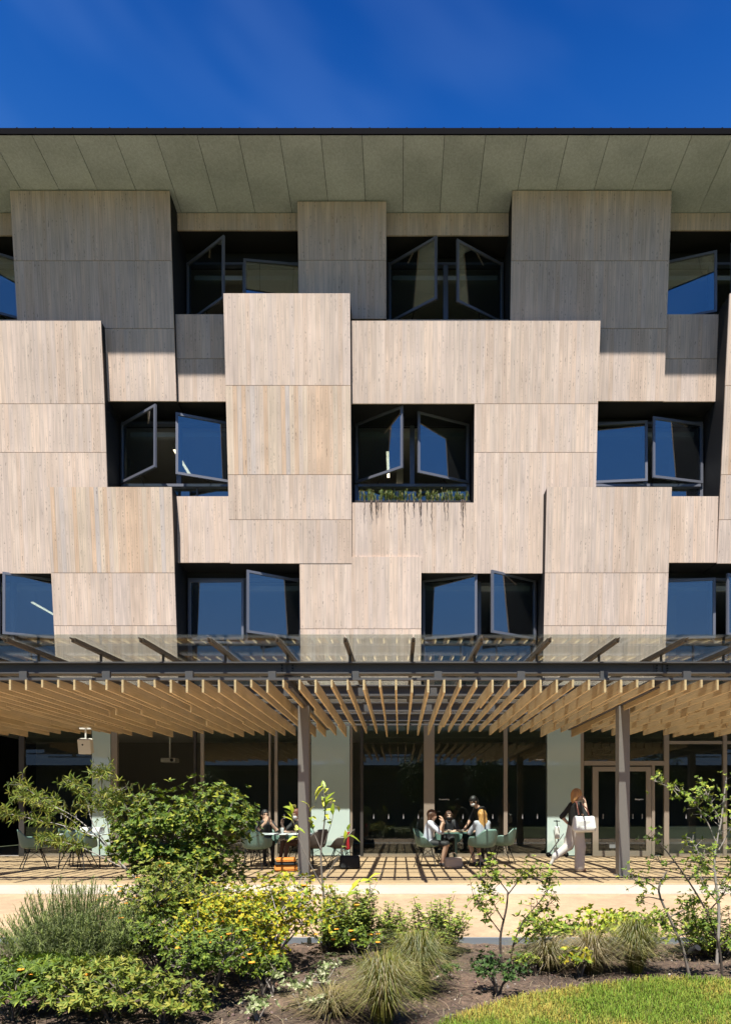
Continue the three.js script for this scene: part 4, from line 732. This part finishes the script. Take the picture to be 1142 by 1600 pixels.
// ---- magnolia sapling with large leaves, each leaf its own
sapling({ name: 'magnolia_sapling', label: 'slender sapling with few large leaves standing before the left frosted panel', x: -.70, d: 5.85, seed: 91, woody: bark, single: true, len: .12, wid: .042, pal: 'big', limbs: [
  { trunk: true, r: .014, r1: .004, n: 9, from: .72, p: [[0, -.03, 0], [.01, .4, 0], [-.02, .85, .0], [.02, 1.25, 0], [.0, 1.5, 0]] },
  { r: .006, n: 6, from: .6, p: [[0, .55, 0], [-.12, .78, .03], [-.24, 1.05, .0], [-.30, 1.32, .02]] }, { r: .006, n: 4, from: .6, p: [[0, .6, 0], [.14, .85, -.02], [.24, 1.08, .02]] }, { r: .006, n: 7, from: .3, p: [[0, .35, 0], [-.16, .5, .05], [-.30, .66, .08]] }, { r: .006, n: 6, from: .35, p: [[0, .3, 0], [.16, .42, .05], [.34, .62, .02]] }, { r: .005, n: 5, from: .4, p: [[.01, .95, 0], [.08, 1.15, .03], [.12, 1.36, .02]] }, { r: .005, n: 5, from: .4, p: [[0, .2, 0], [.2, .3, .08], [.42, .48, .04], [.55, .72, 0]] }, { r: .005, n: 5, from: .4, p: [[-.02, .9, 0], [-.1, 1.1, -.03], [-.12, 1.3, .02]] }] });
// ---- middle
shoots({ label: 'leafy shrub at the foot of the magnolia sapling', x: -.55, d: 5.7, h: .62, w: .55, count: 60, len: .034, wid: .016, pal: 'upright', seed: 101 });
shoots({ label: 'tall narrow leafy shrub just right of the magnolia sapling', x: -.30, d: 5.75, h: .66, w: .26, count: 26, len: .034, wid: .015, pal: 'upright', seed: 102, lean: .1 });
shoots({ label: 'small upright shrub before the open path, left of centre', x: -.06, d: 5.7, h: .48, w: .32, count: 34, len: .033, wid: .015, pal: 'upright', seed: 103, lean: .1 });
shoots({ label: 'upright shrub with dense green shoots at the middle of the bed', x: .34, d: 5.65, h: .64, w: .50, count: 52, len: .034, wid: .016, pal: 'upright', seed: 104 });
bush({ name: 'low_shrub', label: 'low yellow-flowered shrub behind the far grass tuft', x: -.32, d: 5.2, h: .28, w: .42, tips: 130, n: 6, len: .034, wid: .014, pal: 'mid', seed: 105, flowers: .05, lobes: 4 });
sapling({ name: 'young_tree', label: 'open branching sapling in the middle of the bed with small leaves', x: .82, d: 5.1, seed: 111, woody: barkDark, len: .033, wid: .017, pal: 'upright', per: 26, from: .3, limbs: [
  { trunk: true, r: .012, r1: .006, n: 0, p: [[0, -.03, 0], [-.02, .25, 0], [.03, .5, 0], [.04, .62, 0]] }, { trunk: true, r: .009, r1: .004, n: 6, p: [[.05, -.03, 0], [.08, .2, .02], [.16, .38, 0], [.3, .55, 0]] },
  { p: [[.04, .62, 0], [-.05, .74, .02], [-.12, .86, 0]], n: 22 }, { p: [[.04, .6, 0], [.14, .72, 0], [.28, .82, .0]], n: 20 }, { p: [[.16, .38, 0], [.28, .46, .04], [.40, .56, .02]], n: 20 }, { p: [[.3, .55, 0], [.36, .66, .02], [.34, .76, 0]], n: 18 }, { p: [[-.02, .3, 0], [-.14, .46, .04], [-.24, .60, .02]], n: 24 }, { p: [[.0, .4, 0], [-.1, .58, 0], [-.16, .72, .05]], n: 24 }, { p: [[.08, .2, .02], [.2, .3, .05], [.3, .34, .05]], n: 16 }] });
bush({ name: 'low_shrub', label: 'dark green small shrub standing alone on the soil near the lawn edge', x: .68, d: 4.42, h: .30, w: .36, tips: 210, n: 6, len: .026, wid: .012, pal: 'dark', seed: 112, lobes: 5, low: .1 });
bush({ name: 'low_shrub', label: 'tiny ground plant left of the dark green shrub', x: .36, d: 4.75, h: .10, w: .24, tips: 60, n: 5, len: .026, wid: .012, pal: 'dark', seed: 113, lobes: 3 });
bush({ name: 'low_shrub', label: 'tiny ground plant right of the open sapling', x: 1.05, d: 4.95, h: .16, w: .26, tips: 70, n: 5, len: .028, wid: .013, pal: 'upright', seed: 114, lobes: 3 });
const greenGrass = [[.17, .185, .018], [.23, .22, .028], [.11, .14, .014], [.28, .235, .055]], strawGrass = [[.27, .21, .085], [.21, .165, .06], [.32, .25, .11], [.15, .14, .025]];
tuft({ label: 'large green-gold grass tuft nearest the camera, at the bottom', x: -.10, d: 3.82, h: .47, w: .52, n: 1900, pal: [...greenGrass, greenGrass[0], strawGrass[0]], seed: 121, width: .0042 });
tuft({ label: 'large green grass tuft just behind the nearest one', x: .13, d: 4.42, h: .50, w: .52, n: 1900, pal: [...greenGrass, [.10, .13, .02]], seed: 122, width: .0042 });
tuft({ label: 'dry straw-coloured grass at the left foot of the nearest tuft', x: -.42, d: 3.95, h: .20, w: .55, n: 900, pal: strawGrass, seed: 123, width: .0042 });
tuft({ label: 'green grass tuft on the right beside the lawn', x: 1.84, d: 5.0, h: .44, w: .52, n: 1500, pal: greenGrass, seed: 124, width: .0045 });
tuft({ label: 'arching dry straw-coloured tuft left of the right green tuft', x: 1.52, d: 5.05, h: .36, w: .66, n: 1300, pal: strawGrass, seed: 125, width: .0045 });
tuft({ label: 'flattened dry grass tuft behind the yellow-leaved plant', x: 1.18, d: 5.1, h: .28, w: .66, n: 1100, pal: [...strawGrass, greenGrass[0]], seed: 126, width: .0045 });
bush({ name: 'yellow_leaf_plant', label: 'small bright yellow-leaved plant before the dry grass', x: 1.36, d: 4.82, h: .20, w: .22, tips: 44, n: 6, len: .05, wid: .026, pal: 'yellow', seed: 127, lobes: 3 });
bush({ name: 'low_shrub', label: 'low leafy shrub along the path edge, right of the open sapling', x: 1.30, d: 5.7, h: .30, w: .55, tips: 150, n: 6, len: .042, wid: .024, pal: 'upright', seed: 128, lobes: 5 });
bush({ name: 'low_shrub', label: 'low bright green shrub along the path edge behind the right tufts', x: 1.88, d: 5.65, h: .34, w: .72, tips: 200, n: 6, len: .044, wid: .026, pal: 'big', seed: 129, lobes: 6 });
// ---- right
sapling({ name: 'young_tree', label: 'leaning thin tree with forked stem at the right, left of the tallest', x: 2.22, d: 4.9, seed: 131, woody: bark, len: .032, wid: .015, pal: 'upright', per: 22, from: .35, limbs: [
  { trunk: true, r: .013, r1: .006, n: 2, from: .9, p: [[0, -.03, 0], [-.06, .22, 0], [-.16, .45, 0], [-.24, .66, 0], [-.18, .80, 0]] }, { p: [[-.24, .66, 0], [-.34, .72, .02], [-.46, .74, .0]], n: 14 }, { p: [[-.16, .45, 0], [-.05, .52, .03], [.05, .58, 0]], n: 30 }, { p: [[-.2, .58, 0], [-.32, .6, -.03], [-.4, .56, 0]], n: 5 }, { p: [[-.1, .3, 0], [0, .36, .04], [.1, .42, .02]], n: 30 }, { p: [[-.1, .32, 0], [-.2, .38, .04], [-.24, .46, .02]], n: 20 }] });
sapling({ name: 'young_tree', label: 'tallest thin tree at the right edge with an arm reaching left', x: 2.62, d: 5.3, seed: 132, woody: barkPale, len: .036, wid: .017, pal: 'upright', per: 24, from: .3, limbs: [
  { trunk: true, r: .014, r1: .005, n: 10, from: .5, p: [[0, -.03, 0], [.02, .45, 0], [-.02, .85, 0], [.04, 1.2, 0], [.08, 1.55, 0]] }, { r: .006, n: 26, from: .35, p: [[-.0, 1.0, 0], [-.10, 1.22, .0], [-.26, 1.40, .02], [-.52, 1.52, .0]] }, { p: [[.02, .5, 0], [-.14, .7, .03], [-.10, .95, 0]], n: 24 }, { p: [[0, .75, 0], [-.12, .86, .02], [-.22, 1.05, 0]], n: 12 }, { p: [[0, .6, 0], [.12, .8, .02], [.18, 1.0, 0]], n: 26 }, { p: [[.02, .95, 0], [.12, 1.15, .02], [.2, 1.35, 0]], n: 24 }, { p: [[.03, 1.2, 0], [-.05, 1.32, .02], [-.12, 1.5, 0]], n: 18 }] });
sapling({ name: 'young_tree', label: 'thin tree with zigzag twigs between the two right trees', x: 2.42, d: 4.8, seed: 133, woody: barkDark, len: .029, wid: .013, pal: 'mid', per: 22, from: .3, limbs: [
  { trunk: true, r: .010, r1: .005, n: 4, from: .6, p: [[0, -.03, 0], [-.03, .25, 0], [-.12, .5, 0], [-.26, .74, 0], [-.42, .96, 0]] }, { p: [[-.42, .96, 0], [-.5, 1.04, 0], [-.58, 1.08, 0]], n: 5 }, { p: [[-.12, .5, 0], [-.02, .62, .02], [.05, .74, 0]], n: 16 }, { p: [[-.26, .74, 0], [-.2, .82, .02], [-.16, .92, 0]], n: 12 }, { p: [[-.05, .3, 0], [-.14, .4, .02], [-.22, .48, 0]], n: 26 }, { p: [[-.03, .25, 0], [.08, .34, .02], [.16, .45, 0]], n: 26 }, { p: [[-.36, .88, 0], [-.46, .86, .02], [-.5, .94, 0]], n: 5 }] });
shoots({ label: 'leafy shrub at the right edge behind the thin trees', x: 2.72, d: 5.55, h: .48, w: .6, count: 44, len: .034, wid: .016, pal: 'upright', seed: 134 });
bush({ name: 'low_shrub', label: 'low shrub at the right edge by the garden spotlight', x: 2.68, d: 5.0, h: .26, w: .5, tips: 150, n: 6, len: .036, wid: .02, pal: 'mid', seed: 135, lobes: 4 });
bush({ name: 'low_shrub', label: 'loose low shrub below the leaning thin tree', x: 2.10, d: 5.45, h: .36, w: .6, tips: 170, n: 5, len: .036, wid: .017, pal: 'upright', seed: 136, lobes: 5 });
{ const o = thing('garden_spotlight', 'small black garden spotlight on a spike between the right trees', 'spotlight', [2.46, bedH(2.46, -5.35), -5.35], .4); part('spike', bar([0, -.05, 0], [0, .07, 0], .008), M.black, o); part('lamp_head', new THREE.CylinderGeometry(.028, .036, .09, 20).rotateX(.9).translate(0, .10, .0), M.black, o); }
{ // leaf litter, twigs and pebbles on the soil, and the lawn's blades
  const r = rng(201), inLawn = (x, d) => { for (let i = 0; i < lawnEdge.length - 1; i++) { const [a, da] = lawnEdge[i], [b, db] = lawnEdge[i + 1]; if (x >= a && x <= b) return d < lerp(da, db, (x - a) / (b - a)); } return false; };
  const pg = new THREE.IcosahedronGeometry(.011, 0), N = 2600, pebbles = new THREE.InstancedMesh(pg, stdMat({ color: lin(1, 1, 1), roughness: .95 }), N), m = new THREE.Matrix4(), c = new THREE.Color();
  for (let i = 0; i < N; i++) { let x, d; do { x = -3.6 + 7.2 * r(); d = 3.2 + 2.85 * r(); } while (inLawn(x, d + .05)); const s = .3 + 1.1 * r() * r(); m.compose(new V3(x, bedH(x, -d) + .003, -d), new THREE.Quaternion().setFromEuler(new THREE.Euler(r() * 6, r() * 6, r() * 6)), new V3(s * (.8 + .8 * r()), s * .5, s)); pebbles.setMatrixAt(i, m); const k = r(); pebbles.setColorAt(i, k < .82 ? c.setRGB(.10 + .10 * r(), .08 + .07 * r(), .055 + .05 * r()) : c.setRGB(.42, .38, .32)); }
  pebbles.name = 'soil_crumbs'; pebbles.userData = { kind: 'stuff', label: 'crumbs of soil and pale pebbles on the planting bed', category: 'gravel' }; pebbles.castShadow = pebbles.receiveShadow = true; scene.add(pebbles);
  const l = []; for (let i = 0; i < 3800; i++) { let x, d; do { x = -3.4 + 7 * r(); d = 3.3 + 2.7 * r(); } while (inLawn(x, d + .03)); const a = r() * 6.28; l.push([[x, bedH(x, -d) + .006, -d], a, .05 + .10 * r(), .012 + .02 * r()]); }
  const lit = part('dry_litter', blades(l, r, [[.30, .22, .13], [.20, .14, .08], [.40, .32, .2], [.11, .08, .05]], .004), leafGreen, scene); lit.userData = { kind: 'stuff', label: 'dry straw and leaf litter on the bare soil', category: 'litter' };
  const NB = 52000, bg = blades([[[0, 0, 0], 0, .014, .03]], rng(5), [[1, 1, 1]], .0036), gm = new THREE.MeshStandardMaterial({ vertexColors: true, roughness: .8, side: THREE.DoubleSide }), grass = new THREE.InstancedMesh(bg, gm, NB), patch = makeNoise(444, 9, 9), patch2 = makeNoise(445, 30, 30);
  let n = 0; while (n < NB) { const x = .05 + 3.6 * r(), d = 3.2 + 1.65 * r(); if (!inLawn(x, d + .02 * (r() - .5))) continue; const q = .65 * patch(x / 4, d / 4) + .35 * patch2(x / 4, d / 4), s = .6 + .8 * r(); m.compose(new V3(x, -.018, -d), new THREE.Quaternion().setFromEuler(new THREE.Euler((r() - .5) * .9, r() * 6.28, (r() - .5) * .9)), new V3(s, s * (.7 + .7 * r()), s)); grass.setMatrixAt(n, m); const dry = smooth(.40, .66, q + .25 * (r() - .5)); c.setRGB(lerp(.115, .27, dry) * (.8 + .4 * r()), lerp(.175, .235, dry) * (.8 + .4 * r()), lerp(.008, .035, dry)); grass.setColorAt(n, c); n++; }
  grass.name = 'lawn_grass'; grass.userData = { kind: 'stuff', label: 'short sunlit lawn grass, partly dry, at lower right', category: 'grass' }; grass.castShadow = grass.receiveShadow = true; scene.add(grass);
}
// ---- across the garden, behind the camera: what the ground-floor glass mirrors
{
  const o = thing('pavilion', 'long low dark pavilion across the garden, mirrored in the ground-floor glass', 'building', [0, 0, 24]);
  part('wall', boxAt(-45, 45, -.1, 4.9, 0, 8), stdMat({ color: lin(.06, .058, .055), roughness: .9 }), o); part('roof', boxAt(-46, 46, 4.9, 5.3, -1.4, 9), M.casing, o);
  for (let x = -42; x < 44; x += 4.2) part('window', boxAt(x, x + 3.4, .9, 3.6, -.04, .02), stdMat({ color: lin(.02, .025, .03), roughness: .2 }), o);
  const kinds = ['round-crowned tree across the garden, mirrored at the left end of the glass', 'round-crowned tree across the garden, mirrored left of the central column', 'round-crowned tree across the garden, mirrored at the central column', 'round-crowned tree across the garden, mirrored at the walking woman', 'round-crowned tree across the garden, mirrored at the entrance door', 'round-crowned tree across the garden, mirrored at the right end of the glass'];
  [[-15, 15, 5.2], [-5, 17, 6.0], [1.5, 13, 6.2], [7, 15, 6.6], [13, 14, 6.4], [20, 16, 6.8]].forEach(([x, z, h], i) => {
    const t = thing('garden_tree', kinds[i], 'tree', [x, -.12, z], 0, 'trees across the garden'), L = new Leaves(700 + i), r = L.r;
    const br = [...tube([[0, 0, 0], [.05, h * .3, 0], [0, h * .62, .05]], .14, .07, 8)];
    for (let k = 0; k < 9; k++) { const a = k * .7 + r(), q = h * .24; br.push(...tube([[0, h * (.28 + .03 * k), 0], [Math.cos(a) * q * .6, h * (.42 + .03 * k), Math.sin(a) * q * .6], [Math.cos(a) * q, h * (.5 + .035 * k), Math.sin(a) * q]], .05, .012, 5)); }
    part('trunk', merged(br), barkDark, t);
    for (let k = 0; k < 1500; k++) { const a = r() * 6.28, c = 2 * r() - 1, s = Math.sqrt(1 - c * c), q = Math.cbrt(r()) * (.8 + .35 * Math.sin(a * 3 + i) * s), p = new V3(Math.cos(a) * s * q * h * .34, h * .62 + c * q * h * .36, Math.sin(a) * s * q * h * .34); L.rosette(p, new V3(Math.cos(a) * s, c + .4, Math.sin(a) * s).normalize(), 4, .16, .10, PAL.dark); }
    stuff(part('crown', L.mesh(), leafGreen, t));
  });
}
renderer.render(scene, camera);
